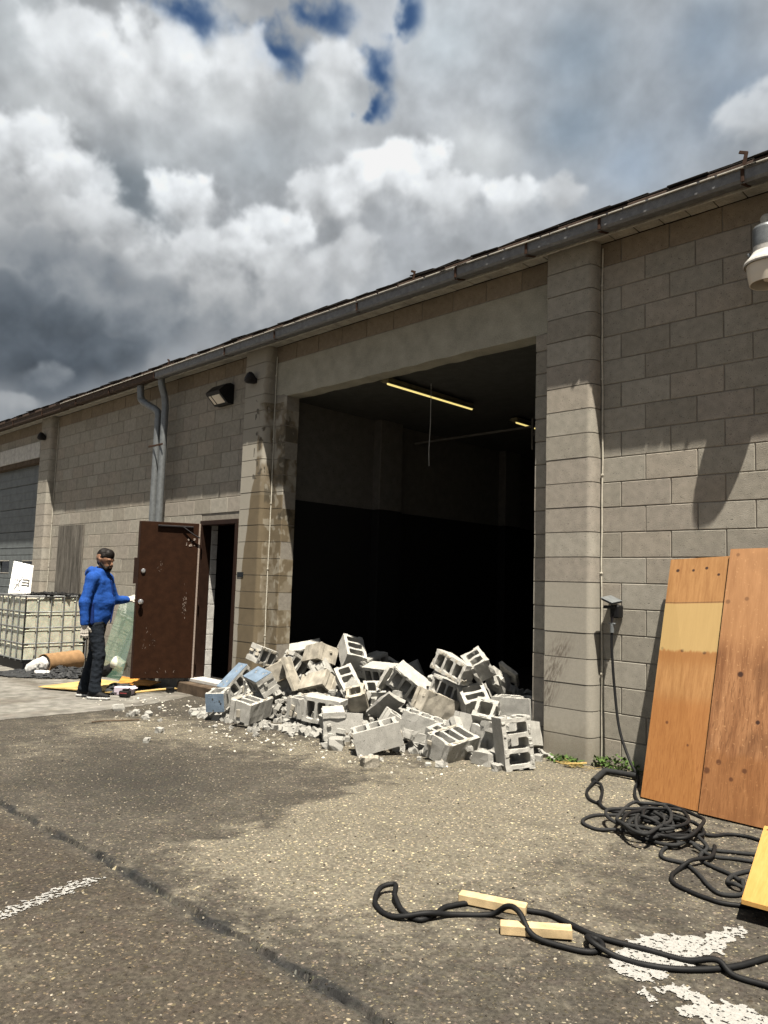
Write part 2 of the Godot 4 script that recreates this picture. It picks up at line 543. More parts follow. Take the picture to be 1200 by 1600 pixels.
func make_materials() -> void:
	var gb := grain(512, 21, 0.82, 0.10, 0.16, 0.20)
	var gc := grain(512, 31, 0.80, 0.26, 0.12, 0.12, 0.008)
	var gl := grain(512, 36, 0.80, 0.13, 0.10, 0.10, 0.010)
	var gm := grain(256, 41, 0.80, 0.16, 0.12, 0.08, 0.02)
	mats["g_block"] = gb
	mats["g_cast"] = gc
	mats["g_metal"] = gm
	var tones := [[0.392, 0.370, 0.318], [0.365, 0.342, 0.292], [0.412, 0.388, 0.335], [0.378, 0.346, 0.298], [0.340, 0.316, 0.268], [0.398, 0.362, 0.306]]
	for i in tones.size():
		grained("wall_block_%d" % i, lin(tones[i][0], tones[i][1], tones[i][2]), gb, 1.6, true, 0.95, 0.35)
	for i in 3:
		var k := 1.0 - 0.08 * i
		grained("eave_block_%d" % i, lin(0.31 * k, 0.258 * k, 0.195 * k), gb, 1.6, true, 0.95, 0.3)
	grained("mortar", lin(0.30, 0.275, 0.235), gb, 2.2, true, 0.97, 0.3)
	grained("lintel", lin(0.42, 0.405, 0.335), gl, 0.7, true, 0.9, 0.3)
	for i in 4:
		var k := 1.0 - 0.06 * i
		grained("fallen_block_%d" % i, lin(0.49 * k, 0.482 * k, 0.448 * k), gb, 1.7, false, 0.95, 0.4)
	grained("fallen_dusty", lin(0.47, 0.435, 0.365), gc, 1.6, false, 0.97, 0.4)
	grained("blue_paint", lin(0.20, 0.27, 0.36), gm, 1.2, false, 0.55, 0.08)
	grained("soffit", lin(0.50, 0.48, 0.42), gm, 0.9, true, 0.6, 0.05)
	grained("trim", lin(0.55, 0.53, 0.47), gm, 0.9, true, 0.6, 0.0)
	grained("gutter_metal", lin(0.24, 0.245, 0.25), gm, 2.5, true, 0.55, 0.1).metallic = 0.35
	grained("gutter_rust", lin(0.085, 0.060, 0.045), gm, 2.5, true, 0.75, 0.15).metallic = 0.15
	grained("rust", lin(0.060, 0.030, 0.018), gm, 6.0, true, 0.85, 0.1)
	grained("galvanised", lin(0.27, 0.29, 0.30), gm, 2.0, true, 0.45, 0.05).metallic = 0.5
	grained("shingle", lin(0.040, 0.035, 0.032), gb, 3.0, true, 0.97, 0.4)
	grained("drip_paint", lin(0.10, 0.068, 0.052), gm, 2.0, true, 0.75, 0.1)
	grained("white_cable", lin(0.62, 0.59, 0.50), gm, 3.0, true, 0.6, 0.0)
	grained("brown_door", lin(0.034, 0.0150, 0.0078), gm, 1.4, false, 0.55, 0.03).metallic_specular = 0.18
	grained("brown_frame", lin(0.028, 0.014, 0.009), gm, 1.4, true, 0.5, 0.03)
	grained("bare_scratch", lin(0.34, 0.28, 0.24), gm, 9.0, true, 0.5, 0.0)
	grained("white_paint", lin(0.62, 0.61, 0.58), gm, 1.2, true, 0.7, 0.05)
	grained("overhead_panel", lin(0.165, 0.185, 0.19), gm, 0.8, true, 0.5, 0.03)
	grained("dark_glass_paint", lin(0.02, 0.024, 0.026), gm, 1.0, true, 0.12, 0.0)
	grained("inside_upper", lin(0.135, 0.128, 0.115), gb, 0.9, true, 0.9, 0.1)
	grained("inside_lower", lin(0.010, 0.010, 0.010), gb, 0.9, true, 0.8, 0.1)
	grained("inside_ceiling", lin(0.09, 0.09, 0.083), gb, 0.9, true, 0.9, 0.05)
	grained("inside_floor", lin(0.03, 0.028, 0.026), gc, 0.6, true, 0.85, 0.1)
	grained("black_plastic", lin(0.012, 0.012, 0.013), gm, 3.0, false, 0.45, 0.03)
	grained("dark_fitting", lin(0.02, 0.018, 0.02), gm, 3.0, false, 0.5, 0.0)
	plain("chrome", lin(0.6, 0.6, 0.6), 0.25, 0.9)
	plain("brass", lin(0.45, 0.34, 0.16), 0.4, 0.8)
	grained("threshold_wood", lin(0.11, 0.08, 0.055), gc, 1.3, true, 0.9, 0.2)
	grained("hose_rubber", lin(0.0105, 0.011, 0.012), gm, 5.0, true, 0.62, 0.05)
	grained("hose_dusty", lin(0.026, 0.027, 0.028), gm, 7.0, true, 0.75, 0.05)
	grained("lumber", lin(0.62, 0.47, 0.27), gc, 2.2, false, 0.8, 0.06)
	grained("yellow_board", lin(0.60, 0.42, 0.16), gc, 0.9, true, 0.75, 0.04)
	grained("orange_board", lin(0.58, 0.26, 0.05), gc, 0.9, true, 0.75, 0.04)
	grained("cardboard", lin(0.33, 0.20, 0.10), gm, 1.6, false, 0.9, 0.05)
	grained("cardboard_print", lin(0.12, 0.06, 0.03), gm, 4.0, false, 0.9, 0.0)
	grained("tarp", lin(0.040, 0.042, 0.045), gm, 2.0, true, 0.6, 0.1)
	grained("tarp_black", lin(0.014, 0.014, 0.015), gm, 2.0, true, 0.5, 0.1)
	grained("white_sheet", lin(0.72, 0.71, 0.68), gm, 2.0, true, 0.55, 0.05)
	var tank := grained("tank_plastic", lin(0.66, 0.66, 0.54), gm, 1.0, true, 0.45, 0.03)
	tank.subsurf_scatter_enabled = true
	tank.subsurf_scatter_strength = 0.15
	grained("cage_steel", lin(0.30, 0.31, 0.31), gm, 3.0, true, 0.5, 0.0).metallic = 0.5
	grained("leaf", lin(0.07, 0.13, 0.025), gm, 8.0, true, 0.7, 0.0).backlight = Color(0.25, 0.35, 0.08)
	grained("straw", lin(0.42, 0.31, 0.11), gm, 8.0, true, 0.8, 0.0)
	grained("traffic_paint", lin(0.43, 0.425, 0.405), gb, 6.0, true, 0.9, 0.3)
	grained("tar", lin(0.018, 0.018, 0.018), gb, 2.0, true, 0.6, 0.3)
	var glass := plain("pane_glass", Color(0.45, 0.58, 0.50, 0.22), 0.03, 0.0, 0.9)
	glass.transparency = BaseMaterial3D.TRANSPARENCY_ALPHA
	var lens := plain("lamp_lens", lin(0.55, 0.50, 0.42), 0.35)
	lens.backlight = Color(0.3, 0.27, 0.22)
	var tubem := plain("tube_glow", lin(0.7, 0.68, 0.5), 0.4)
	tubem.emission_enabled = true
	tubem.emission = Color(1.0, 0.90, 0.55)
	tubem.emission_energy_multiplier = 0.34
	grained("fixture_enamel", lin(0.22, 0.20, 0.12), gm, 2.0, true, 0.4, 0.0)
	# the man
	grained("blue_hoodie", lin(0.014, 0.080, 0.36), gm, 5.0, false, 0.85, 0.05)
	grained("hoodie_dark", lin(0.006, 0.03, 0.17), gm, 5.0, false, 0.85, 0.05)
	grained("navy_jeans", lin(0.012, 0.017, 0.025), gm, 6.0, false, 0.9, 0.08)
	grained("skin", lin(0.30, 0.165, 0.105), gm, 6.0, false, 0.5, 0.0)
	grained("hair_black", lin(0.008, 0.006, 0.005), gm, 14.0, false, 0.55, 0.1)
	grained("glove_white", lin(0.62, 0.58, 0.52), gm, 8.0, false, 0.9, 0.05)
	grained("glove_palm", lin(0.035, 0.03, 0.028), gm, 8.0, false, 0.8, 0.05)
	grained("shoe_black", lin(0.010, 0.010, 0.011), gm, 8.0, false, 0.7, 0.03)
	grained("shoe_sole", lin(0.60, 0.60, 0.58), gm, 6.0, false, 0.7, 0.0)

# ---------------------------------------------------------------- ground
func gy(x: float) -> float:
	return -0.15 * clampf((-3.2 - x) / 5.6, 0.0, 1.0)

var n1: FastNoiseLite
var n2: FastNoiseLite
var n3: FastNoiseLite

func blob(x: float, z: float, cx: float, cz: float, rx: float, rz: float) -> float:
	var a := (x - cx) / rx
	var b := (z - cz) / rz
	return smooth(1.0, 0.0, sqrt(a * a + b * b) - 0.35 * n2.get_noise_2d(x * 1.7, z * 1.7))

# what lies on the tarmac: cement dust and trodden sand near the pile, oily dark patches, tar along the seam
func tarmac(x: float, z: float) -> Color:
	var a := n1.get_noise_2d(x, z)
	var b := n2.get_noise_2d(x, z)
	var c := n3.get_noise_2d(x, z)
	var base := Vector3(0.086, 0.077, 0.063) * (1.0 + 0.28 * a + 0.20 * b + 0.16 * c)
	var dust := 0.0
	dust = maxf(dust, 0.90 * blob(x, z, -2.9, 2.35, 1.35, 2.0))
	dust = maxf(dust, 0.70 * blob(x, z, -4.6, 1.35, 2.6, 0.75))
	dust = maxf(dust, 0.66 * blob(x, z, -7.0, 1.9, 1.5, 1.0))
	dust = maxf(dust, 0.55 * blob(x, z, -2.3, 1.0, 1.5, 0.9))
	dust = maxf(dust, 0.55 * blob(x, z, -3.0, 4.75, 0.8, 0.6))
	dust = maxf(dust, 0.5 * blob(x, z, -6.3, 3.0, 1.0, 0.5))
	dust = maxf(dust, 0.62 * blob(x, z, -2.5, 1.55, 1.5, 1.0))
	dust = maxf(dust, 0.46 * blob(x, z, -2.0, 2.6, 1.3, 1.0))
	dust = maxf(dust, 0.60 * blob(x, z, -6.4, 1.75, 2.2, 0.75))
	dust = maxf(dust, 0.42 * blob(x, z, -3.3, 3.45, 1.0, 0.5))
	var swept := x + 0.16 * (z - 3.6) * -1.0 + 0.22 * b
	dust = maxf(dust, 0.95 * smooth(-3.72, -3.30, swept) * smooth(3.78, 3.25, z + 0.2 * b) * smooth(-1.3, -2.9, x))
	dust *= 1.0 - 0.75 * smooth(-3.30, -3.75, swept) * smooth(1.9, 2.35, z) * smooth(-7.2, -5.8, x)
	dust = smooth(0.05, 0.80, dust + 0.22 * b + 0.42 * c + 0.10 * a)
	var d := Vector3(0.245, 0.222, 0.172) * (1.0 + 0.14 * b + 0.10 * c)
	var col := base.lerp(d, dust * 0.85)
	var oil := 0.0
	oil = maxf(oil, 0.80 * blob(x, z, -4.95, 2.9, 1.5, 0.72))
	oil = maxf(oil, 0.55 * blob(x, z, -1.9, 2.1, 0.35, 0.16))
	oil = maxf(oil, 0.40 * blob(x, z, -2.5, 1.75, 0.3, 0.12))
	oil = maxf(oil, 0.35 * blob(x, z, -1.2, 3.5, 1.0, 0.5))
	oil = maxf(oil, 0.5 * blob(x, z, -5.9, 1.95, 0.7, 0.14))
	col = col.lerp(Vector3(0.050, 0.046, 0.039), clampf(oil * (0.8 + 0.7 * c), 0.0, 0.85))
	# second, browner lift of tarmac on the near side of the seam
	var near := smooth(3.82, 3.95, z + 0.05 * b)
	col = col.lerp(Vector3(0.078, 0.065, 0.050) * (1.0 + 0.25 * a + 0.2 * c), near * 0.75 * (1.0 - 0.6 * dust))
	# tar and worn aggregate along the seam
	var s := absf(z - (3.80 + 0.03 * n2.get_noise_2d(x * 2.0, 7.0)))
	var tarred := smooth(0.060, 0.012, s + 0.030 * b + 0.03 * c) * (0.72 + 0.7 * n2.get_noise_2d(x * 1.3, 31.0) + 0.5 * c)
	col = col.lerp(Vector3(0.026, 0.028, 0.030), clampf(tarred, 0.0, 0.9))
	return Color(maxf(col.x, 0.01), maxf(col.y, 0.01), maxf(col.z, 0.01))

func seam_dip(x: float, z: float) -> float:
	var zc := 3.80 + 0.03 * n2.get_noise_2d(x * 2.0, 7.0) + 0.012 * n3.get_noise_2d(x * 3.0, 3.0)
	var d := absf(z - zc)
	return -0.034 * smooth(0.020, 0.004, d) * (0.7 + 0.6 * n3.get_noise_2d(x, 9.0)) - 0.006 * smooth(0.2, 0.0, d)

func height(x: float, z: float) -> float:
	var h := gy(x) + 0.004 * n1.get_noise_2d(x, z) + 0.0015 * n2.get_noise_2d(x, z)
	if absf(z - 3.8) < 0.3:
		h += seam_dip(x, z)
	return h - 0.2 * smooth(7.0, 12.0, z) * (1.0 if x > -3.2 else 0.2)

# crushed-stone tile: tarmac binder with stones of many greys set in it
func stone_tile(size: int) -> Array:
	var g := noise(77, 0.05, 3).get_seamless_image(size, size)
	g.convert(Image.FORMAT_L8)
	var d := g.get_data()
	var al := Image.create(size, size, false, Image.FORMAT_RGB8)
	var he := Image.create(size, size, false, Image.FORMAT_L8)
	var r := RandomNumberGenerator.new()
	r.seed = 5
	for y in size:
		for x in size:
			var v := 0.46 + 0.24 * (d[y * size + x] / 255.0 - 0.5) + 0.16 * (r.randf() - 0.5)
			al.set_pixel(x, y, Color(v, v, v))
			var hv := 0.30 + 0.12 * r.randf()
			he.set_pixel(x, y, Color(hv, hv, hv))
	for i in 9500:
		var cx := r.randf() * size
		var cy := r.randf() * size
		var ra := r.randf_range(1.4, 6.0) * pow(r.randf(), 0.7)
		var rb := ra * r.randf_range(0.55, 1.0)
		var an := r.randf() * PI
		var tone := r.randf()
		var v := lerpf(0.40, 1.0, pow(tone, 1.5))
		var c := Color(v, v * r.randf_range(0.95, 1.0), v * r.randf_range(0.86, 0.97))
		var k := int(ceil(ra)) + 1
		for dy in range(-k, k + 1):
			for dx in range(-k, k + 1):
				var ux := (dx * cos(an) + dy * sin(an)) / maxf(ra, 0.6)
				var uy := (-dx * sin(an) + dy * cos(an)) / maxf(rb, 0.6)
				var q := ux * ux + uy * uy
				if q < 1.0:
					var px := posmod(int(cx) + dx, size)
					var py := posmod(int(cy) + dy, size)
					al.set_pixel(px, py, c * (0.92 + 0.08 * r.randf()))
					var hh := 0.5 + 0.45 * (1.0 - q)
					he.set_pixel(px, py, Color(hh, hh, hh))
	return [tex(al), tex(he)]

func ground_sheet(xs: Array, zs: Array, colour: Callable, lift: float, tile: float) -> Mesh:
	var nx := xs.size()
	var nz := zs.size()
	var v := PackedVector3Array()
	var nn := PackedVector3Array()
	var uv := PackedVector2Array()
	var cc := PackedColorArray()
	for j in nz:
		for i in nx:
			var x: float = xs[i]
			var z: float = zs[j]
			var h := height(x, z)
			v.append(Vector3(x, h + lift, z))
			var e := 0.01
			nn.append(Vector3(-(height(x + e, z) - h) / e, 1.0, -(height(x, z + e) - h) / e).normalized())
			uv.append(Vector2(x, z) / tile)
			cc.append(colour.call(x, z))
	var idx := PackedInt32Array()
	for j in nz - 1:
		for i in nx - 1:
			var a := j * nx + i
			idx.append_array([a, a + 1, a + nx, a + 1, a + nx + 1, a + nx])
	var arr := []
	arr.resize(Mesh.ARRAY_MAX)
	arr[Mesh.ARRAY_VERTEX] = v
	arr[Mesh.ARRAY_NORMAL] = nn
	arr[Mesh.ARRAY_TEX_UV] = uv
	arr[Mesh.ARRAY_COLOR] = cc
	arr[Mesh.ARRAY_INDEX] = idx
	var m := ArrayMesh.new()
	m.add_surface_from_arrays(Mesh.PRIMITIVE_TRIANGLES, arr)
	return m

func steps(a: float, b: float, d: float) -> Array:
	var n := maxi(1, int(round((b - a) / d)))
	var out := []
	for i in n + 1:
		out.append(a + (b - a) * i / n)
	return out

func concrete_tone(x: float, z: float) -> Color:
	var b := n2.get_noise_2d(x, z)
	var c := n3.get_noise_2d(x, z)
	var k := 1.0 + 0.2 * b + 0.15 * c + 0.12 * n1.get_noise_2d(x, z)
	var col := Vector3(0.180, 0.173, 0.156) * k
	var dirt := smooth(0.1, 0.5, n1.get_noise_2d(x * 1.5 + 40.0, z * 1.5)) * 0.6
	dirt = maxf(dirt, 0.75 * blob(x, z, -8.3, 0.35, 1.1, 0.5))
	dirt = maxf(dirt, 0.7 * blob(x, z, -11.0, 1.4, 2.2, 0.35))
	col = col.lerp(Vector3(0.10, 0.088, 0.072), clampf(dirt, 0.0, 0.9))
	return Color(col.x, col.y, col.z)

func build_ground() -> void:
	n1 = noise(51, 0.55, 3)
	n2 = noise(52, 2.4, 3)
	n3 = noise(53, 11.0, 3)
	var st_tex := stone_tile(1024)
	var m := plain("tarmac", Color.WHITE, 0.93, 0.0, 0.35)
	m.albedo_texture = st_tex[0]
	m.albedo_color = Color(1.5, 1.5, 1.5)
	m.vertex_color_use_as_albedo = true
	m.heightmap_enabled = true
	m.heightmap_texture = st_tex[1]
	m.heightmap_scale = 0.6
	var far := plain("far_tarmac", lin(0.10, 0.09, 0.075), 0.95)
	# open yard out to the horizon
	var sv := st_new()
	var e := 400.0
	quad(sv, Vector3(-e, -0.24, -e), Vector3(e, -0.24, -e), Vector3(e, -0.24, e), Vector3(-e, -0.24, e), Vector3.UP)
	structure("ground", sv.commit(), far)
	# tarmac in front of the building
	var xs := steps(-9.6, -6.5, 0.05) + steps(-6.5, 0.6, 0.03).slice(1) + steps(0.6, 9.0, 0.5).slice(1)
	var zs := steps(-0.02, 3.66, 0.036) + steps(3.66, 3.94, 0.007).slice(1) + steps(3.94, 5.6, 0.036).slice(1) + steps(5.6, 14.0, 0.4).slice(1)
	structure("tarmac", ground_sheet(xs, zs, tarmac, 0.0, 1.5), m)
	# concrete strip by the far doors
	var cm := grained("pad_concrete", lin(1.25, 1.25, 1.25), mats["g_cast"], 1.1, true, 0.95, 0.4)
	cm.vertex_color_use_as_albedo = true
	var sx := steps(-26.0, -12.5, 0.5) + steps(-12.5, -8.9, 0.06).slice(1)
	var pad := ground_sheet(sx, steps(-0.02, 3.4, 0.06), concrete_tone, 0.012, 1.0)
	structure("concrete_pad", pad, cm)
	# ragged edge of the pad towards the tarmac
	var ev := st_new()
	var zz := -0.02
	while zz < 3.4:
		var z2 := zz + 0.06
		var e1 := pad_edge(zz)
		var e2 := pad_edge(z2)
		for seg in 6:
			var t1 := seg / 6.0
			var t2 := (seg + 1) / 6.0
			var q := [Vector3(lerpf(-8.9, e1, t1), 0, zz), Vector3(lerpf(-8.9, e1, t2), 0, zz), Vector3(lerpf(-8.9, e2, t2), 0, z2), Vector3(lerpf(-8.9, e2, t1), 0, z2)]
			for k in 4:
				q[k].y = height(q[k].x, q[k].z) + lerpf(0.012, 0.003, smooth(0.7, 1.0, t1 if k == 0 or k == 3 else t2))
			for tr in [[0, 1, 2], [0, 2, 3]]:
				for k in tr:
					ev.set_color(concrete_tone(q[k].x, q[k].z)); ev.set_normal(Vector3.UP); ev.add_vertex(q[k])
		zz = z2
	structure("pad_edge_strip", ev.commit(), cm)
	# flaking white road paint
	paint_patch([[-1.414, 2.924], [-1.454, 2.667], [-1.402, 2.566], [-1.337, 2.493], [-1.274, 2.446], [-1.183, 2.221], [-1.159, 2.25], [-1.168, 2.517], [-1.185, 2.671], [-1.234, 2.852], [-1.246, 2.935], [-1.307, 2.967]], 0.30)
	paint_patch([[-1.27, 2.99], [-1.20, 3.02], [-1.17, 3.065], [-1.215, 3.07]], 0.38)
	paint_patch([[-1.218, 2.97], [-1.197, 2.88], [-1.103, 2.876], [-1.046, 2.908], [-0.978, 2.849], [-0.906, 2.874], [-0.80, 2.90], [-0.90, 3.2], [-1.044, 3.025], [-1.086, 3.084], [-1.118, 3.062], [-1.093, 2.959]], 0.30)
	paint_patch([[-3.36, 4.62], [-3.347, 4.374], [-3.33, 4.31], [-3.384, 4.167], [-3.43, 4.029], [-3.385, 3.92], [-3.345, 3.974], [-3.295, 4.131], [-3.25, 4.284], [-3.19, 4.6]], 0.66)
	loose_gravel()

func pad_edge(z: float) -> float:
	var k := [[-0.1, -8.7], [0.23, -8.63], [1.01, -8.30], [1.67, -8.19], [2.16, -8.24], [2.69, -8.24], [3.5, -8.3]]
	for i in k.size() - 1:
		if z <= k[i + 1][0]:
			return lerpf(k[i][1], k[i + 1][1], (z - k[i][0]) / (k[i + 1][0] - k[i][0])) + 0.05 * n2.get_noise_2d(z * 1.5, 3.0) + 0.03 * n3.get_noise_2d(z, 3.0)
	return -8.3

func paint_patch(outline: Array, thr: float) -> void:
	var poly := PackedVector2Array()
	var lo := Vector2(1e9, 1e9)
	var hi := -lo
	for p in outline:
		poly.append(Vector2(p[0], p[1]))
		lo = lo.min(Vector2(p[0], p[1]))
		hi = hi.max(Vector2(p[0], p[1]))
	var nf := noise(61, 45.0, 4)
	var nb := noise(62, 14.0, 2)
	var s := 0.0045
	var st := st_new()
	var x := lo.x - 0.03
	while x < hi.x + 0.03:
		var z := lo.y - 0.03
		while z < hi.y + 0.03:
			var wob := Vector2(nb.get_noise_2d(x, z), nb.get_noise_2d(x + 9.0, z)) * 0.035
			if Geometry2D.is_point_in_polygon(Vector2(x, z) + wob, poly) and nf.get_noise_2d(x, z) + 0.5 * nb.get_noise_2d(x * 2.0, z * 2.0) > thr - 0.68 + 0.22 * nf.get_noise_2d(x * 3.0 + 40.0, z * 3.0):
				var h := 0.0045
				var q := []
				for k in [[0, 0], [1, 0], [1, 1], [0, 1]]:
					var xx: float = x + k[0] * s
					var zc: float = z + k[1] * s
					var jx := nf.get_noise_2d(xx * 7.0, zc * 7.0) * s * 0.8
					q.append(Vector3(xx + jx, height(xx, zc) + h, zc - jx))
				quad(st, q[0], q[1], q[2], q[3], Vector3.UP)
			z += s
		x += s
	structure("road_paint", st.commit(), mats["traffic_paint"])

# loose chippings, too many to count
func loose_gravel() -> void:
	var r := RandomNumberGenerator.new()
	r.seed = 99
	var n := 6000
	var tones := [[0.15, 0.13, 0.10], [0.20, 0.18, 0.145], [0.10, 0.085, 0.065], [0.03, 0.026, 0.022], [0.24, 0.215, 0.17]]
	for kind in 2:
		var mm := MultiMesh.new()
		mm.transform_format = MultiMesh.TRANSFORM_3D
		mm.use_colors = true
		mm.mesh = chunk(700 + kind, Vector3.ONE, 0.2)
		mm.instance_count = n if kind == 0 else 650
		for i in mm.instance_count:
			var x := 0.0
			var z := 0.0
			var s := 0.0
			if kind == 0:
				x = r.randf_range(-7.5, -0.4)
				z = r.randf_range(0.3, 5.3)
				s = r.randf_range(0.0025, 0.0065) * (1.0 + 0.5 * r.randf())
			else:      # bits of broken block round the pile
				x = minf(-5.3 + r.randfn() * 1.0, -3.6)
				z = 1.15 + r.randfn() * 0.28 + 0.16 * (x + 5.0) * -1.0
				if r.randf() < 0.35:
					x = -7.6 + r.randfn() * 0.8
					z = 0.85 + r.randfn() * 0.38
				z = maxf(z, 0.16)
				s = 0.004 + 0.018 * pow(r.randf(), 3.0)
			var b := Basis.from_euler(Vector3(r.randf() * 6.0, r.randf() * 6.0, r.randf() * 6.0)).scaled(Vector3(s, s * r.randf_range(0.5, 0.9), s * r.randf_range(0.7, 1.4)))
			mm.set_instance_transform(i, Transform3D(b, Vector3(x, height(x, z) + s * 0.22 + (0.012 if x < pad_edge(z) else 0.0), z)))
			var t: Array = tones[r.randi() % 5] if kind == 0 else [[0.36, 0.34, 0.29], [0.44, 0.42, 0.37]][int(r.randf() < 0.5)]
			var k := r.randf_range(0.8, 1.15)
			mm.set_instance_color(i, Color(t[0] * k, t[1] * k, t[2] * k))
		var o := MultiMeshInstance3D.new()
		o.name = "gravel" if kind == 0 else "block_crumbs"
		o.multimesh = mm
		var m := plain("chippings_%d" % kind, Color.WHITE, 0.95, 0.0, 0.3)
		m.vertex_color_use_as_albedo = true
		o.material_override = m
		add_child(o)
		o.set_meta("kind", "stuff")
		tag(o, "loose stone chippings strewn over the worn tarmac yard" if kind == 0 else "pale crumbs of broken block scattered round the rubble pile", "gravel" if kind == 0 else "rubble")

# ---------------------------------------------------------------- the building
var ware: Node3D
var block_count := 0

func wall_tone(x: float, y: float) -> Material:
	var h := hash(Vector2i(int(x * 100.0), int(y * 100.0)))
	return mats["wall_block_%d" % (absi(h) % 6)]

# courses of running bond between x0 and x1; holes are [x0, x1, y0, y1]
func lay_courses(wall: Node, x0: float, x1: float, row0: int, row1: int, even: float, odd: float, holes: Array, merge_from := 1e9) -> void:
	var rest := st_new()
	var any := false
	for r in range(row0, row1):
		var y0 := r * COURSE
		var ph := even if posmod(r, 2) == 0 else odd
		var k := int(floor((x0 - ph) / 0.4064))
		while true:
			var a := ph + k * 0.4064
			k += 1
			if a >= x1 - 0.02:
				break
			var spans := [[maxf(a, x0), minf(a + 0.4064, x1)]]
			for h in holes:
				if y0 + 0.1 > h[2] and y0 + 0.1 < h[3]:
					var nsp := []
					for s in spans:
						if s[1] <= h[0] or s[0] >= h[1]:
							nsp.append(s)
						else:
							if s[0] < h[0]:
								nsp.append([s[0], h[0]])
							if s[1] > h[1]:
								nsp.append([h[1], s[1]])
					spans = nsp
			for s in spans:
				var w: float = s[1] - s[0]
				if w < 0.05:
					continue
				var bw := snappedf(w - 0.0065, 0.0035)
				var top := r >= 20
				var at := Vector3((s[0] + s[1]) * 0.5, y0 + COURSE * 0.5, -0.0225 + 0.0012 * sin(float(hash(Vector2(s[0], y0)) % 628) * 0.01))
				var tilt := Basis(Vector3.FORWARD, 0.0025 * sin(float(hash(Vector2(y0, s[0])) % 628) * 0.01))
				if s[0] > merge_from:
					add_box(rest, at, Vector3(bw, 0.1945, 0.045), 0.004, tilt)
					any = true
				else:
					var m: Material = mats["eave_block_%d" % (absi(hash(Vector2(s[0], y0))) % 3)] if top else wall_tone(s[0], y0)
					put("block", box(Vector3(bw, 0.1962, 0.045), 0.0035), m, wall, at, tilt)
					block_count += 1
	if any:
		var o := put("more_blocks", rest.commit(), mats["wall_block_0"], wall)
		o.set_meta("kind", "stuff")

func bullnose(x0: float, x1: float, y0: float, y1: float, uvs := false) -> Mesh:
	var pts := [Vector2(x0, -0.06), Vector2(x0, PROUD - 0.010), Vector2(x0 + 0.010, PROUD)]
	var rx := 0.055
	var rz := 0.085
	for i in 9:
		var t := PI * 0.5 * i / 8.0
		pts.append(Vector2(x1 - rx + rx * sin(t), PROUD - rz + rz * cos(t)))
	pts.append(Vector2(x1, -0.06))
	var st := st_new()
	var s := 0.0
	for i in pts.size() - 1:
		var p: Vector2 = pts[i]
		var q: Vector2 = pts[i + 1]
		var s2 := s + p.distance_to(q)
		var d := q - p
		var out := Vector3(-d.y, 0, d.x)
		var u := Rect2(s / 1.4, 1.0 - y0 / 4.4, (s2 - s) / 1.4, -(y1 - y0) / 4.4)
		quad(st, Vector3(p.x, y0, p.y), Vector3(q.x, y0, q.y), Vector3(q.x, y1, q.y), Vector3(p.x, y1, p.y), out, u)
		s = s2
	for i in range(1, pts.size() - 1):
		for yy in [y0, y1]:
			tri(st, Vector3(pts[0].x, yy, pts[0].y), Vector3(pts[i].x, yy, pts[i].y), Vector3(pts[i + 1].x, yy, pts[i + 1].y), Vector3.UP * (1.0 if yy == y1 else -1.0))
	return st.commit()

# wet-stained face of the pilaster left of the doorway and the jamb beside it; s runs round the corner, t up the wall
func stain_image() -> Image:
	var w := 384
	var h := 1152
	var img := Image.create(w, h, false, Image.FORMAT_RGB8)
	var na := noise(201, 2.2, 3)
	var nb := noise(202, 5.5, 3)
	var nc := noise(203, 90.0, 2)
	var edge := [[0.0, 0.26], [0.5, 0.275], [0.9, 0.285], [1.44, 0.30], [1.65, 0.33], [1.85, 0.36], [2.3, 0.40], [2.45, 0.43], [2.62, 0.50], [3.6, 0.52], [4.4, 0.75]]
	for y in h:
		var t := (1.0 - (y + 0.5) / h) * 4.4
		var e := 0.5
		for i in edge.size() - 1:
			if t >= edge[i][0] and t <= edge[i + 1][0]:
				e = lerpf(edge[i][1], edge[i + 1][1], (t - edge[i][0]) / (edge[i + 1][0] - edge[i][0]))
		for x in w:
			var s := (x + 0.5) / w * 1.4
			var g := nc.get_noise_2d(s, t)
			var a := na.get_noise_2d(s * 1.3, t * 0.8)
			var b := nb.get_noise_2d(s, t * 0.85)
			var col := Vector3(0.255, 0.240, 0.205) * (1.0 + 0.16 * g + 0.05 * b)
			var wet := smooth(-0.008, 0.010, s - e + 0.018 * a + 0.010 * b)
			if t > 2.4:
				wet *= smooth(-0.35, 0.15, a + 0.4 * b + 0.12) * (0.9 if t < 3.55 else 0.35)
			var dark := Vector3(0.115, 0.092, 0.060) * (1.0 + 0.14 * g + 0.12 * b)
			if s > 0.66:
				var moss := smooth(0.0, 0.25, a + 0.4 * b)
				if t > 2.0:
					dark = dark.lerp(Vector3(0.050, 0.043, 0.030), moss * 0.8)
				else:
					dark = dark.lerp(Vector3(0.16, 0.137, 0.10), smooth(-0.2, 0.2, b + a))
				dark = dark.lerp(Vector3(0.25, 0.232, 0.19), 0.55 * smooth(0.22, 0.45, b - 0.3 * a))
			col = col.lerp(dark, wet)
			if t < 3.7 and t > 2.6 and s > 0.44 and s < 0.66:
				col = col.lerp(Vector3(0.045, 0.04, 0.032), smooth(0.18, 0.34, b + 0.3 * a) * 0.8)
			img.set_pixel(x, y, Color(col.x, col.y, col.z).linear_to_srgb())
	return img

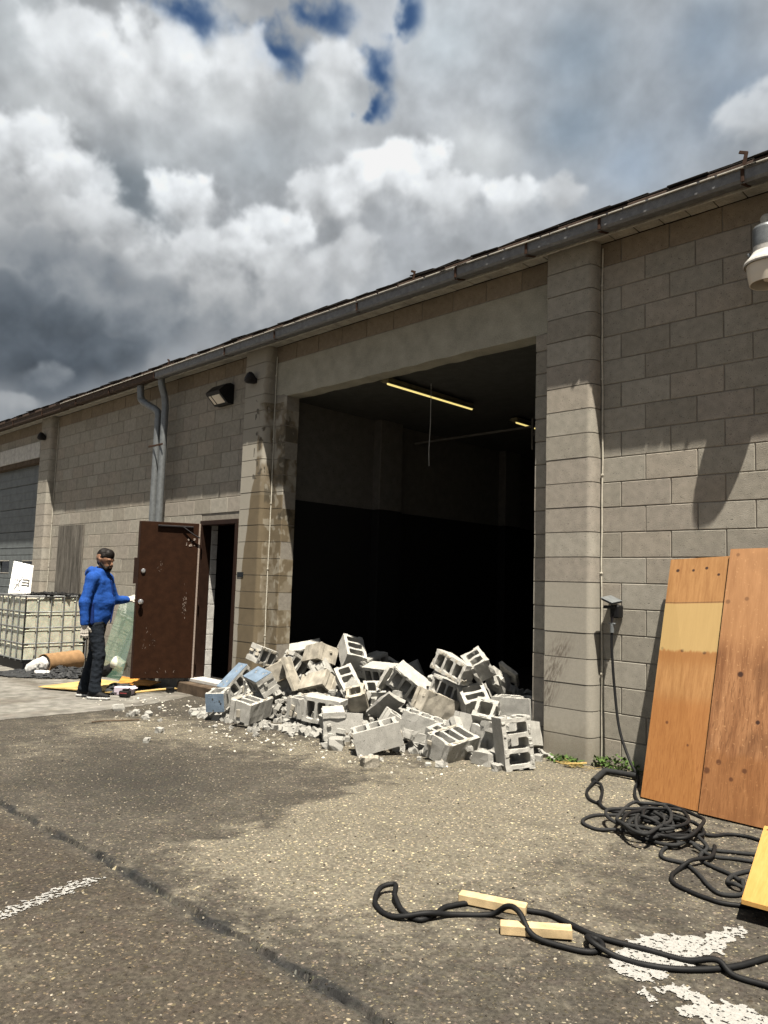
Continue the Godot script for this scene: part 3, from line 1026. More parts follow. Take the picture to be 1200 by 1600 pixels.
# tyre scuffs and splashed dirt on the foot of the pilaster right of the doorway
func scuff_image() -> Image:
	var w := 256
	var h := 768
	var img := Image.create(w, h, false, Image.FORMAT_RGB8)
	var na := noise(211, 4.0, 4)
	var nb := noise(212, 22.0, 3)
	var nc := noise(213, 110.0, 2)
	for y in h:
		var t := (1.0 - (y + 0.5) / h) * 4.4
		for x in w:
			var s := (x + 0.5) / w * 1.4
			var g := nc.get_noise_2d(s, t)
			var b := nb.get_noise_2d(s, t)
			var tone: float = [0.0, 0.05, -0.04, 0.03, -0.06, 0.02][posmod(int(floor(t / COURSE)), 6)]
			var col := Vector3(0.252, 0.237, 0.203) * (1.0 + tone + 0.15 * g + 0.06 * b)
			# slanting rubber marks between knee and hip height
			var slant := s - 0.10 - (t - 0.45) * 0.35
			var mark := smooth(0.16, 0.0, absf(slant - 0.10)) * smooth(0.30, 0.45, t) * smooth(1.05, 0.85, t)
			mark = clampf(mark * (0.35 + 1.3 * nb.get_noise_2d(slant * 2.5, t * 0.35 + s * 0.35) + 0.5 * g), 0.0, 1.0)
			var splash := smooth(0.34, 0.02, t + 0.10 * b + 0.12 * na.get_noise_2d(s, 3.0)) * (0.6 + 0.8 * g + 0.5 * b)
			col = col.lerp(Vector3(0.085, 0.068, 0.056), clampf(mark, 0.0, 0.75))
			col = col.lerp(Vector3(0.13, 0.112, 0.085), clampf(splash, 0.0, 0.6))
			img.set_pixel(x, y, Color(col.x, col.y, col.z).linear_to_srgb())
	return img

func build_warehouse() -> void:
	ware = thing("warehouse", "long single-storey grey concrete block warehouse with an open garage doorway", "building")
	var mortar: Material = mats["mortar"]
	# right of the doorway
	var st := st_new()
	add_box(st, Vector3(0.0, 1.95, -0.1035), Vector3(6.4, 4.63, 0.193), 0.0)
	add_box(st, Vector3(-3.43, 1.95, -0.1035), Vector3(0.46, 4.63, 0.187), 0.0)
	var wr := put("wall", st.commit(), mortar, ware)
	lay_courses(wr, -3.045, 3.2, -1, 21, -2.852, -2.648, [], -1.25)
	# between the far pilaster and the doorway, with the steel door's opening
	st = st_new()
	add_box(st, Vector3(-11.875, 1.95, -0.1035), Vector3(5.75, 4.63, 0.193), 0.0)
	add_box(st, Vector3(-8.56, 3.20, -0.1035), Vector3(0.88, 2.13, 0.193), 0.0)
	add_box(st, Vector3(-7.675, 1.95, -0.1035), Vector3(0.89, 4.63, 0.193), 0.0)
	var wl := put("wall", st.commit(), mortar, ware)
	lay_courses(wl, -14.0, -7.90, -1, 21, -11.437, -11.637, [[-9.0, -8.12, -1.0, 2.15]])
	# over the doorway: one course on the lintel
	st = st_new()
	add_box(st, Vector3(-5.447, 4.1635, -0.1035), Vector3(3.56, 0.205, 0.193), 0.0)
	var wt := put("wall", st.commit(), mortar, ware)
	lay_courses(wt, -7.46, -3.474, 20, 21, -7.48, -7.48, [])
	# far end, round the overhead door
	st = st_new()
	add_box(st, Vector3(-19.375, 3.92, -0.1035), Vector3(9.25, 0.70, 0.193), 0.0)
	add_box(st, Vector3(-21.2, 1.95, -0.1035), Vector3(5.6, 4.63, 0.187), 0.0)
	var wf := put("wall", st.commit(), mortar, ware)
	lay_courses(wf, -18.4, -14.46, 18, 21, -11.437, -11.637, [])
	# lintel beam, its lower arris chipped
	var poly := PackedVector2Array([Vector2(-7.455, 4.058), Vector2(-7.455, 3.66)])
	var nl := noise(301, 2.6, 3)
	var x := -7.36
	while x < -3.50:
		poly.append(Vector2(x, 3.615 + 0.012 * nl.get_noise_1d(x) + (0.035 if x < -7.25 else 0.0)))
		x += 0.06
	poly.append(Vector2(-3.478, 3.62))
	poly.append(Vector2(-3.478, 4.058))
	put("lintel", prism(poly, Vector3(0, 0, -0.2), Vector3.RIGHT, Vector3.UP, Vector3(0, 0, 0.196)), mats["lintel"], ware)
	# jamb courses either side of the doorway
	var sm := plain("stained_wall", Color.WHITE, 0.93, 0.0, 0.3)
	sm.albedo_texture = tex(stain_image())
	var jl := Node3D.new()
	jl.name = numbered(ware, "door_jamb")
	ware.add_child(jl)
	var jr := Node3D.new()
	jr.name = numbered(ware, "door_jamb")
	ware.add_child(jr)
	for r in range(-1, 18):
		var y0 := r * COURSE + 0.004
		var y1 := minf((r + 1) * COURSE - 0.004, 3.61)
		var sj := st_new()
		var v0 := 1.0 - y0 / 4.4
		var dv := -(y1 - y0) / 4.4
		var xa := -7.462
		var xb := -7.228 + 0.003 * sin(r * 2.1)
		var za := 0.001 + 0.002 * sin(r * 1.3)
		quad(sj, Vector3(xa, y0, za), Vector3(xb - 0.008, y0, za), Vector3(xb - 0.008, y1, za), Vector3(xa, y1, za), Vector3.BACK, Rect2(0.66 / 1.4, v0, 0.23 / 1.4, dv))
		quad(sj, Vector3(xb - 0.008, y0, za), Vector3(xb, y0, za - 0.008), Vector3(xb, y1, za - 0.008), Vector3(xb - 0.008, y1, za), Vector3(1, 0, 1), Rect2(0.89 / 1.4, v0, 0.01 / 1.4, dv))
		quad(sj, Vector3(xb, y0, za - 0.008), Vector3(xb, y0, -0.198), Vector3(xb, y1, -0.198), Vector3(xb, y1, za - 0.008), Vector3.RIGHT, Rect2(0.90 / 1.4, v0, 0.2 / 1.4, dv))
		quad(sj, Vector3(xa, y1, za), Vector3(xb, y1, za - 0.008), Vector3(xb, y1, -0.198), Vector3(xa, y1, -0.198), Vector3.UP)
		quad(sj, Vector3(xa, y0, za), Vector3(xb, y0, za - 0.008), Vector3(xb, y0, -0.198), Vector3(xa, y0, -0.198), Vector3.DOWN)
		put("block", sj.commit(), sm, jl)
		put("block", box(Vector3(0.196, 0.1945 if r < 17 else 0.147, 0.2), 0.004), wall_tone(-3.6, y0), jr, Vector3(-3.568 + 0.002 * sin(r * 1.7), (y0 + y1) * 0.5, -0.0985))
	# pilasters, one rounded block to a course
	for k in 3:
		var x0: float = [-3.474, -7.923, -14.455][k]
		var x1: float = [-3.032, -7.462, -14.005][k]
		var pn := Node3D.new()
		pn.name = numbered(ware, "pilaster")
		ware.add_child(pn)
		put("mortar_core", bullnose(x0 + 0.009, x1 - 0.009, -0.36, 4.262), mortar, pn, Vector3.ZERO, Basis().scaled(Vector3(1, 1, 0.93)))
		var shared: Mesh = bullnose(x0, x1, 0.0, 0.1955)
		var scuffed := plain("scuffed_wall", Color.WHITE, 0.93, 0.0, 0.3)
		if k == 0:
			scuffed.albedo_texture = tex(scuff_image())
		for r in range(-1, 21):
			var y0 := r * COURSE + 0.004
			if k == 1:
				put("block", bullnose(x0, x1, y0, y0 + 0.1955, true), sm, pn, Vector3(0.0015 * sin(r * 1.9), 0, 0.0015 * sin(r * 2.7)))
			else:
				if k == 0 and r < 7:
					put("block", bullnose(x0, x1, y0, y0 + 0.1955, true), scuffed, pn, Vector3(0.0015 * sin(r * 1.9), 0, 0.0015 * sin(r * 2.7)))
					continue
				put("block", shared, wall_tone(x0, y0), pn, Vector3(0.0015 * sin(r * 1.9), y0, 0.0015 * sin(r * 2.7 + k)))
	build_eave()
	build_steel_door()
	build_overhead_door()

func build_eave() -> void:
	var so := Node3D.new()
	so.name = "soffit"
	ware.add_child(so)
	var x := -23.8
	var pm := box(Vector3(0.202, 0.008, 0.205), 0.002)
	while x < 3.2:
		put("soffit_panel", pm, mats["soffit"], so, Vector3(x, SOFFIT + 0.006 + 0.0015 * sin(x * 7.0), 0.1045))
		x += 0.21
	var st := st_new()
	add_box(st, Vector3(-10.3, 4.281, 0.1), Vector3(27.0, 0.006, 0.19), 0.0)
	put("backing", st.commit(), mats["gutter_rust"], so, Vector3(0, 0.008, 0))
	st = st_new()
	add_box(st, Vector3(-10.3, 4.262, 0.216), Vector3(27.0, 0.088, 0.016), 0.003)
	put("fascia", st.commit(), mats["trim"], ware)
	# gutter in lengths, with straps at the joints
	var prof := PackedVector2Array([Vector2(0.232, 4.290), Vector2(0.232, 4.240), Vector2(0.262, 4.212), Vector2(0.335, 4.190), Vector2(0.382, 4.186), Vector2(0.396, 4.205), Vector2(0.398, 4.275), Vector2(0.410, 4.278), Vector2(0.412, 4.290), Vector2(0.392, 4.292), Vector2(0.388, 4.207), Vector2(0.378, 4.194), Vector2(0.337, 4.198), Vector2(0.268, 4.219), Vector2(0.240, 4.244), Vector2(0.240, 4.290)])
	var cuts := [3.2, -1.755, -4.30, -7.0, -9.80, -13.0, -16.0, -23.8]
	var gut := Node3D.new()
	gut.name = "gutter"
	ware.add_child(gut)
	for i in cuts.size() - 1:
		var a: float = cuts[i]
		var b: float = cuts[i + 1]
		var sag := 0.006 * sin(i * 2.0)
		put("gutter_length", prism(prof, Vector3(b + 0.004, sag, 0), Vector3.BACK, Vector3.UP, Vector3(a - b - 0.008, 0, 0)), mats["gutter_metal"] if i < 4 else mats["gutter_rust"], gut)
	for i in 5:
		var bs := st_new()
		var x0: float = cuts[i + 1]
		var x1: float = cuts[i]
		while x0 < x1 - 0.02:
			var bl := 0.05 + 0.35 * absf(sin(x0 * 5.0 + i))
			add_box(bs, Vector3(minf(x0 + bl * 0.5, x1), 4.286, 0.415), Vector3(bl * 0.92, 0.012, 0.010), 0.003)
			x0 += bl
		put("gutter_bead", bs.commit(), mats["trim"], gut)
	for bx in [-1.755, -2.835, -3.516, -4.284, -5.6, -7.0, -8.03, -9.80, -11.2, -12.4, -13.8, -15.2]:
		st = st_new()
		add_box(st, Vector3(bx, 4.240, 0.403), Vector3(0.024, 0.105, 0.008), 0.002)
		add_box(st, Vector3(bx, 4.297, 0.32), Vector3(0.024, 0.006, 0.17), 0.001)
		add_box(st, Vector3(bx, 4.192, 0.33), Vector3(0.024, 0.006, 0.14), 0.001, Basis(Vector3.RIGHT, 0.25))
		put("gutter_strap", st.commit(), mats["rust"], gut)
	# roof deck and the ragged course of shingles along its edge
	var rp := PackedVector2Array([Vector2(0.345, 4.296), Vector2(0.352, 4.338), Vector2(-6.0, 6.2), Vector2(-12.4, 4.35), Vector2(-12.4, 4.31), Vector2(-9.4, 4.31)])
	var roof := put("roof", prism(rp, Vector3(-24.0, 0, 0), Vector3.BACK, Vector3.UP, Vector3(27.4, 0, 0)), mats["shingle"], ware)
	put("drip_board", box(Vector3(27.3, 0.046, 0.014), 0.003), mats["drip_paint"], roof, Vector3(-10.3, 4.317, 0.362))
	x = -23.8
	var slope := Basis(Vector3.RIGHT, 0.285)
	var i := 0
	while x < 3.2:
		var w := 0.305
		var r := sin(i * 12.9898) * 43758.5453
		r = r - floor(r)
		put("shingle", box(Vector3(w - 0.006, 0.011, 0.30), 0.002), mats["shingle"], roof, Vector3(x, 4.392 + 0.008 * r, 0.232 + 0.012 * sin(i * 3.3)), slope * Basis(Vector3.BACK, 0.06 * (r - 0.5)))
		put("shingle", box(Vector3(w - 0.006, 0.010, 0.30), 0.002), mats["shingle"], roof, Vector3(x + 0.15, 4.409 + 0.012 * r, 0.212 + 0.014 * sin(i * 5.1)), slope * Basis(Vector3.BACK, 0.09 * (0.5 - r)))
		x += w
		i += 1
	# a curled tab and strap ends standing up from the edge
	for c in [[-1.735, 4.385], [-4.80, 4.38], [-9.4, 4.37]]:
		st = st_new()
		add_box(st, Vector3(c[0], c[1] - 0.045, 0.405), Vector3(0.026, 0.10, 0.006), 0.001, Basis(Vector3.BACK, -0.2))
		add_box(st, Vector3(c[0] - 0.012, c[1] + 0.012, 0.40), Vector3(0.062, 0.022, 0.010), 0.002, Basis(Vector3.BACK, -0.45))
		put("loose_strap", st.commit(), mats["rust"], roof)

func build_steel_door() -> void:
	# frame
	var fr := Node3D.new()
	fr.name = "door_frame"
	ware.add_child(fr)
	put("jamb", box(Vector3(0.055, 2.12, 0.15), 0.004), mats["brown_frame"], fr, Vector3(-8.968, 1.06, -0.06))
	put("jamb", box(Vector3(0.055, 2.12, 0.15), 0.004), mats["brown_frame"], fr, Vector3(-8.148, 1.06, -0.06))
	put("head", box(Vector3(0.88, 0.062, 0.152), 0.004), mats["brown_frame"], fr, Vector3(-8.56, 2.112, -0.06))
	for r in 11:
		put("reveal_block", box(Vector3(0.03, 0.1945, 0.10), 0.004), mats["white_paint"], fr, Vector3(-8.955, r * COURSE + 0.10, -0.19))
	put("threshold", box(Vector3(0.86, 0.05, 0.22), 0.008), mats["white_paint"], fr, Vector3(-8.555, 0.02, -0.02))
	put("step", box(Vector3(1.02, 0.15, 0.20), 0.012), mats["threshold_wood"], fr, Vector3(-8.55, -0.078, 0.105))
	# the leaf, swung outwards on its left jamb
	var hinge := Vector3(-8.915, 0.04, 0.04)
	var free := Vector3(-9.285, 0.04, 0.755)
	var d := (free - hinge)
	var width := Vector2(d.x, d.z).length()
	var lx := d.normalized()
	var lz := lx.cross(Vector3.UP)      # face seen from the yard side
	if lz.dot(Vector3(9.1, 0, 4.5)) < 0.0:
		lz = -lz
	var leaf := Node3D.new()
	leaf.name = "door"
	ware.add_child(leaf)
	leaf.transform = Transform3D(Basis(lx, Vector3.UP, lx.cross(Vector3.UP)), hinge)
	var sz := 1.0 if lz.dot(lx.cross(Vector3.UP)) > 0.0 else -1.0
	put("leaf", box(Vector3(width, 2.055, 0.044), 0.004), mats["brown_door"], leaf, Vector3(width * 0.5, 1.03, 0))
	var f := sz * 0.022
	put("edge_strip", box(Vector3(0.022, 2.05, 0.004), 0.001), mats["bare_scratch"], leaf, Vector3(0.024, 1.03, f + sz * 0.002))
	put("edge_channel", box(Vector3(0.026, 2.03, 0.010), 0.002), mats["brown_frame"], leaf, Vector3(width - 0.012, 1.03, f + sz * 0.004))
	for hy in [0.25, 1.03, 1.80]:
		put("hinge", tube([Vector3(-0.008, hy - 0.055, f), Vector3(-0.008, hy + 0.055, f)], 0.010, 8), mats["brown_frame"], leaf)
	var st := st_new()
	add_lathe(st, [Vector2(0.0, 0.0), Vector2(0.034, 0.0), Vector2(0.034, 0.008), Vector2(0.016, 0.012), Vector2(0.014, 0.035), Vector2(0.028, 0.042), Vector2(0.031, 0.058), Vector2(0.022, 0.070), Vector2(0.0, 0.073)], Vector3.ZERO, Basis(Vector3.RIGHT, PI * 0.5 * sz), 18)
	put("knob", st.commit(), mats["chrome"], leaf, Vector3(width - 0.075, 0.995, f))
	st = st_new()
	add_lathe(st, [Vector2(0.0, 0.0), Vector2(0.030, 0.0), Vector2(0.030, 0.012), Vector2(0.024, 0.020), Vector2(0.012, 0.022), Vector2(0.0, 0.022)], Vector3.ZERO, Basis(Vector3.RIGHT, PI * 0.5 * sz), 18)
	put("deadlock", st.commit(), mats["chrome"], leaf, Vector3(width - 0.085, 1.40, f))
	put("latch_guard", box(Vector3(0.05, 0.34, 0.012), 0.002), mats["brown_frame"], leaf, Vector3(width + 0.012, 1.40, f - sz * 0.03))
	# broken-off closer: arm under the top edge and a torn mounting
	st = st_new()
	add_box(st, Vector3(width * 0.42, 2.005, f + sz * 0.018), Vector3(0.46, 0.022, 0.03), 0.004)
	add_tube(st, [Vector3(width * 0.30, 2.0, f + sz * 0.03), Vector3(0.10, 1.90, f + sz * 0.045), Vector3(0.02, 1.86, f + sz * 0.05)], 0.010, 6)
	put("closer_arm", st.commit(), mats["dark_fitting"], leaf)
	var rr := RandomNumberGenerator.new()
	rr.seed = 8
	st = st_new()
	for i in 12:
		add_box(st, Vector3(0.13 + rr.randf_range(-0.06, 0.06), 1.80 + rr.randf_range(-0.05, 0.05), f + sz * 0.003), Vector3(rr.randf_range(0.01, 0.035), rr.randf_range(0.006, 0.02), 0.005), 0.001, Basis(Vector3.BACK, rr.randf() * 3.0))
	put("torn_mounting", st.commit(), mats["bare_scratch"], leaf)
	# bare scratches and scuffs in the paint
	st = st_new()
	for c in [[0.17, 0.98, 26, 0.032, 0.17], [0.52, 1.48, 7, 0.05, 0.07], [0.60, 0.5, 12, 0.13, 0.16], [0.45, 0.09, 5, 0.3, 0.03]]:
		for i in c[2]:
			var L := rr.randf_range(0.008, 0.036)
			add_box(st, Vector3(c[0] + rr.randfn() * c[3] * 0.5, c[1] + rr.randfn() * c[4] * 0.5, f + sz * 0.0012), Vector3(rr.randf_range(0.002, 0.006) * (0.7 if c[2] == 26 else 0.55), L, 0.002), 0.0, Basis(Vector3.BACK, rr.randf_range(-0.9, 0.9)))
	put("scratches", st.commit(), mats["bare_scratch"], leaf)

func build_overhead_door() -> void:
	var od := Node3D.new()
	od.name = "overhead_door"
	ware.add_child(od)
	for r in 8:
		var y0 := -0.16 + r * 0.47
		var h := 0.462
		if r == 3:
			# glazed panel: stiles, rails and small panes
			put("panel", box(Vector3(3.7, 0.10, 0.05), 0.006), mats["overhead_panel"], od, Vector3(-16.6, y0 + 0.05, -0.15))
			put("panel", box(Vector3(3.7, 0.10, 0.05), 0.006), mats["overhead_panel"], od, Vector3(-16.6, y0 + 0.412, -0.15))
			for k in 4:
				var cx := -15.35 - 1.25 * (k - 0.5)
				put("panel", box(Vector3(0.70, 0.262, 0.05), 0.006), mats["overhead_panel"], od, Vector3(cx, y0 + 0.231, -0.15))
			for k in 3:
				var px := -15.36 - 1.25 * k
				var wn := put("window_pane", box(Vector3(0.53, 0.25, 0.01), 0.001), mats["dark_glass_paint"], od, Vector3(px, y0 + 0.231, -0.16))
				for s in [-1, 1]:
					put("frame_bar", box(Vector3(0.55, 0.014, 0.012), 0.002), mats["soffit"], wn, Vector3(0, s * 0.124, 0.034))
		else:
			put("panel", box(Vector3(3.7, h, 0.05), 0.008), mats["overhead_panel"], od, Vector3(-16.6, y0 + h * 0.5, -0.15))
			for g in [0.155, 0.31]:
				put("groove_lip", box(Vector3(3.68, 0.012, 0.008), 0.003), mats["overhead_panel"], od, Vector3(-16.6, y0 + g, -0.123))
	put("header_trim", box(Vector3(1.83, 0.31, 0.03), 0.004), mats["white_paint"], od, Vector3(-15.66, 3.735, 0.018))
	put("header_trim", box(Vector3(1.85, 0.31, 0.03), 0.004), mats["white_paint"], od, Vector3(-17.51, 3.735, 0.018))
	put("stop", box(Vector3(3.7, 0.09, 0.14), 0.004), mats["threshold_wood"], od, Vector3(-16.6, 3.53, -0.06))
	# boarded window
	var img := wood_image(192, 320, 71, Color(0.43, 0.415, 0.39), Color(0.24, 0.23, 0.215), [], 0.8)
	var wm := plain("weathered_board", Color.WHITE, 0.95, 0.0, 0.2)
	wm.albedo_texture = tex(img)
	var st := st_new()
	quad(st, Vector3(-13.62, 2.22, 0.03), Vector3(-12.62, 2.22, 0.03), Vector3(-12.62, 0.6, 0.03), Vector3(-13.62, 0.6, 0.03), Vector3.BACK)
	quad(st, Vector3(-12.62, 2.22, 0.03), Vector3(-12.62, 2.22, 0.002), Vector3(-12.62, 0.6, 0.002), Vector3(-12.62, 0.6, 0.03), Vector3.RIGHT, Rect2(0, 0, 0.03, 1))
	quad(st, Vector3(-13.62, 2.22, 0.03), Vector3(-12.62, 2.22, 0.03), Vector3(-12.62, 2.22, 0.002), Vector3(-13.62, 2.22, 0.002), Vector3.UP, Rect2(0, 0, 1, 0.03))
	put("window_board", st.commit(), wm, ware)

func build_interior() -> void:
	var room := Node3D.new()
	room.name = "garage_room"
	ware.add_child(room)
	var zb := -9.2
	var up: Material = mats["inside_upper"]
	var low: Material = mats["inside_lower"]
	# side walls in two tones, the dark one below
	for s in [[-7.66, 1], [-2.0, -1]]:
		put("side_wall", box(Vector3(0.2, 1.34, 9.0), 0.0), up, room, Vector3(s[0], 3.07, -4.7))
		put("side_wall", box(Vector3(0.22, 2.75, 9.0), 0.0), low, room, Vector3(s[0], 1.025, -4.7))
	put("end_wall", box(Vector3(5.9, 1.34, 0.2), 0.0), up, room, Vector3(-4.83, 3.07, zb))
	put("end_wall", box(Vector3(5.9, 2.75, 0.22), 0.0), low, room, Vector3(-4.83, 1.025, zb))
	put("ceiling", box(Vector3(5.9, 0.2, 9.2), 0.0), mats["inside_ceiling"], room, Vector3(-4.83, 3.78, -4.8))
	put("floor", box(Vector3(5.9, 0.2, 9.2), 0.0), mats["inside_floor"], room, Vector3(-4.83, -0.105, -4.79))
	for z in [-2.08, -5.1]:
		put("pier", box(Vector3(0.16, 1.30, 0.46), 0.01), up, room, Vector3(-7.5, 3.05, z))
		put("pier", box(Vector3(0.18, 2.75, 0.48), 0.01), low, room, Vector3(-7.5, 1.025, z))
	# back of the room behind the steel door, and the far bay
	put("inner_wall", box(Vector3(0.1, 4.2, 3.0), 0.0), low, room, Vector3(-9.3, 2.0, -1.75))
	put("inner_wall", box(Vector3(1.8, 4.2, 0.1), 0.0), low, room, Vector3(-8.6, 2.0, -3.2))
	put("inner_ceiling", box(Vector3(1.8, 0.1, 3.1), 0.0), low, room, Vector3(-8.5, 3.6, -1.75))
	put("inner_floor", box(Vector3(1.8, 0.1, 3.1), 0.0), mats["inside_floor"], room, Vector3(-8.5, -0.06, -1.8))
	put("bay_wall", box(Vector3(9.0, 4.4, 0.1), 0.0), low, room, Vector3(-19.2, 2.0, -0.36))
	put("rear_wall", box(Vector3(26.0, 4.5, 0.2), 0.0), mats["mortar"], room, Vector3(-10.5, 2.0, -12.2))
	put("gable_wall", box(Vector3(0.2, 4.5, 12.0), 0.0), mats["mortar"], room, Vector3(-23.9, 2.0, -6.2))
	put("gable_wall", box(Vector3(0.2, 4.5, 12.0), 0.0), mats["mortar"], room, Vector3(3.1, 2.0, -6.2))
	# fluorescent battens under the ceiling
	for k in 2:
		var z0: float = [-0.25, -2.75][k]
		var L := 1.55
		var t := thing("fluorescent_batten", ["longer-looking lit fluorescent batten nearest the doorway lintel", "lit fluorescent batten deeper inside, half hidden by the right jamb"][k], "light", Vector3(-5.80, 3.60, z0 - L * 0.5))
		put("tray", box(Vector3(0.11, 0.05, L), 0.008), mats["fixture_enamel"], t, Vector3(0, 0.028, 0))
		put("reflector", box(Vector3(0.16, 0.012, L), 0.003), mats["fixture_enamel"], t, Vector3(0, 0.004, 0), Basis(Vector3.BACK, -0.3))
		put("lamp_tube", tube([Vector3(0.035, -0.018, -L * 0.49), Vector3(0.035, -0.018, L * 0.49)], 0.016, 10), mats["tube_glow"], t)
		var li := AreaLight3D.new()
		li.name = "lamp_light"
		li.area_size = Vector2(0.03, L * 0.98)
		li.light_color = Color(1.0, 0.90, 0.6)
		li.light_energy = 0.008
		li.area_range = 12.0
		li.area_attenuation = 2.0
		li.shadow_enabled = true
		t.add_child(li)
		li.position = Vector3(0.035, -0.04, 0)
		li.rotation = Vector3(-PI * 0.5, 0, 0)
	var rail := thing("door_track", "thin metal ceiling track with a hanging bracket inside the garage", "track", Vector3(-5.6, 3.45, -2.6))
	put("rail", box(Vector3(3.3, 0.03, 0.03), 0.004), mats["inside_upper"], rail, Vector3(-0.2, 0, 0))
	put("hanger", box(Vector3(0.03, 0.42, 0.03), 0.004), mats["inside_upper"], rail, Vector3(0.22, -0.10, 0.03))
	put("strut", box(Vector3(0.02, 0.30, 0.02), 0.003), mats["inside_upper"], rail, Vector3(0.31, 0.0, 0.03), Basis(Vector3.BACK, -0.55))
	var cord := thing("pull_cord", "thin pale cord hanging down in the garage doorway", "cord", Vector3(-5.55, 2.70, -0.75))
	put("string", tube(spline([Vector3(0, 0.95, 0), Vector3(0.004, 0.5, 0), Vector3(-0.006, 0.2, 0.003), Vector3(0.0, 0.0, 0)], 0.1), 0.0035, 5), mats["white_paint"], cord)

# ---------------------------------------------------------------- things on the wall
func build_wall_fittings() -> void:
	# yard lamp on its arm
	var t := thing("yard_lamp", "grey and white barn lamp sticking out of the wall above the plywood", "lamp", Vector3(-1.645, 3.475, 0.26))
	put("refractor", lathe([Vector2(0.118, 0.0), Vector2(0.130, 0.06), Vector2(0.137, 0.13), Vector2(0.131, 0.13), Vector2(0.124, 0.06), Vector2(0.112, 0.0), Vector2(0.118, 0.0)], 32), mats["lamp_lens"], t)
	put("hood", lathe([Vector2(0.152, 0.128), Vector2(0.156, 0.140), Vector2(0.150, 0.156), Vector2(0.118, 0.190), Vector2(0.098, 0.222), Vector2(0.0, 0.225), Vector2(0.0, 0.215), Vector2(0.09, 0.21), Vector2(0.146, 0.14), Vector2(0.152, 0.128)], 32), mats["white_paint"], t)
	put("label_band", lathe([Vector2(0.0, 0.222), Vector2(0.094, 0.222), Vector2(0.094, 0.262), Vector2(0.0, 0.262)], 28), mats["white_paint"], t)
	put("ballast_housing", lathe([Vector2(0.0, 0.262), Vector2(0.095, 0.262), Vector2(0.096, 0.385), Vector2(0.090, 0.402), Vector2(0.0, 0.405)], 28), mats["galvanised"], t)
	put("photocell", lathe([Vector2(0.0, 0.40), Vector2(0.046, 0.40), Vector2(0.044, 0.470), Vector2(0.034, 0.488), Vector2(0.0, 0.49)], 24), mats["soffit"], t)
	put("hood_clip", box(Vector3(0.02, 0.05, 0.02), 0.004), mats["galvanised"], t, Vector3(-0.105, 0.215, 0.03), Basis(Vector3.BACK, 0.5))
	put("bulb", lathe([Vector2(0.0, 0.02), Vector2(0.03, 0.03), Vector2(0.042, 0.07), Vector2(0.03, 0.13), Vector2(0.02, 0.2), Vector2(0.0, 0.2)], 16), mats["lamp_lens"], t)
	put("arm", tube(spline([Vector3(0.05, 0.30, 0.0), Vector3(0.10, 0.31, -0.10), Vector3(0.11, 0.30, -0.265)], 0.05), 0.022, 10), mats["galvanised"], t)
	# hinged weatherproof box with a hose fitting under it
	t = thing("outlet_box", "small black weatherproof box with raised cover on the wall beside the pilaster", "outlet", Vector3(-2.885, 1.20, 0.0))
	put("body", box(Vector3(0.075, 0.10, 0.085), 0.008), mats["black_plastic"], t, Vector3(0.015, 0.0, 0.043))
	var st := st_new()
	add_box(st, Vector3(-0.005, 0.085, 0.085), Vector3(0.105, 0.016, 0.15), 0.006, Basis(Vector3.BACK, -0.38) * Basis(Vector3.RIGHT, 0.12))
	put("cover", st.commit(), mats["black_plastic"], t)
	st = st_new()
	add_box(st, Vector3(-0.005, 0.0955, 0.085), Vector3(0.108, 0.006, 0.152), 0.002, Basis(Vector3.BACK, -0.38) * Basis(Vector3.RIGHT, 0.12))
	put("cover_rim", st.commit(), mats["galvanised"], t)
	put("latch", box(Vector3(0.085, 0.022, 0.05), 0.004), mats["black_plastic"], t, Vector3(-0.01, 0.035, 0.105))
	put("stem", tube([Vector3(0.0, -0.02, 0.085), Vector3(0.0, -0.09, 0.085)], 0.011, 10), mats["dark_fitting"], t)
	put("tap_handle", box(Vector3(0.055, 0.012, 0.02), 0.003), mats["galvanised"], t, Vector3(0, -0.095, 0.085))
	put("coupling", tube([Vector3(0.0, -0.10, 0.085), Vector3(0.0, -0.165, 0.087)], 0.016, 12), mats["galvanised"], t)
	# conduits beside the pilasters
	var cl := ["thin white conduit down the wall right of the doorway's right pilaster", "thin white conduit down the stained wall left of the garage doorway", "thin white conduit beside the pilaster next to the overhead door"]
	for k in 3:
		var cx: float = [-3.012, -7.438, -13.985][k]
		var c := thing("conduit", cl[k], "conduit", Vector3(cx, 0, 0.012), 0.0, "white conduits on the wall")
		var pts := []
		var y := [0.02, 0.30, 0.0][k] as float
		while y < 4.26:
			pts.append(Vector3(0.004 * sin(y * 3.0 + k) + 0.002 * sin(y * 11.0), y, 0.0))
			y += 0.12
		put("cable", tube(pts, 0.0068, 7), mats["white_cable"], c)
		for cy in [0.7, 1.5, 2.3, 3.1, 3.9]:
			put("clip", box(Vector3(0.024, 0.016, 0.012), 0.003), mats["white_cable"], c, Vector3(0.004 * sin(cy * 3.0 + k), cy, 0.004))
	# flood light over the steel door
	t = thing("flood_light", "black wall-pack flood light above the open steel door", "light", Vector3(-8.52, 3.81, 0.0))
	var pr := PackedVector2Array([Vector2(0.0, -0.13), Vector2(0.0, 0.13), Vector2(0.06, 0.145), Vector2(0.13, 0.12), Vector2(0.235, 0.015), Vector2(0.225, -0.01), Vector2(0.085, -0.135)])
	put("housing", prism(pr, Vector3(-0.16, 0, 0.002), Vector3.BACK, Vector3.UP, Vector3(0.32, 0, 0)), mats["black_plastic"], t)
	var sl := Vector3(0, -0.126, -0.14).normalized()
	var nrm := Vector3(0, -0.14, 0.126).normalized()
	put("lens", box(Vector3(0.25, 0.135, 0.008), 0.002), mats["lamp_lens"], t, Vector3(0, -0.0725, 0.157) + nrm * 0.004, Basis(Vector3.RIGHT, -sl, nrm))
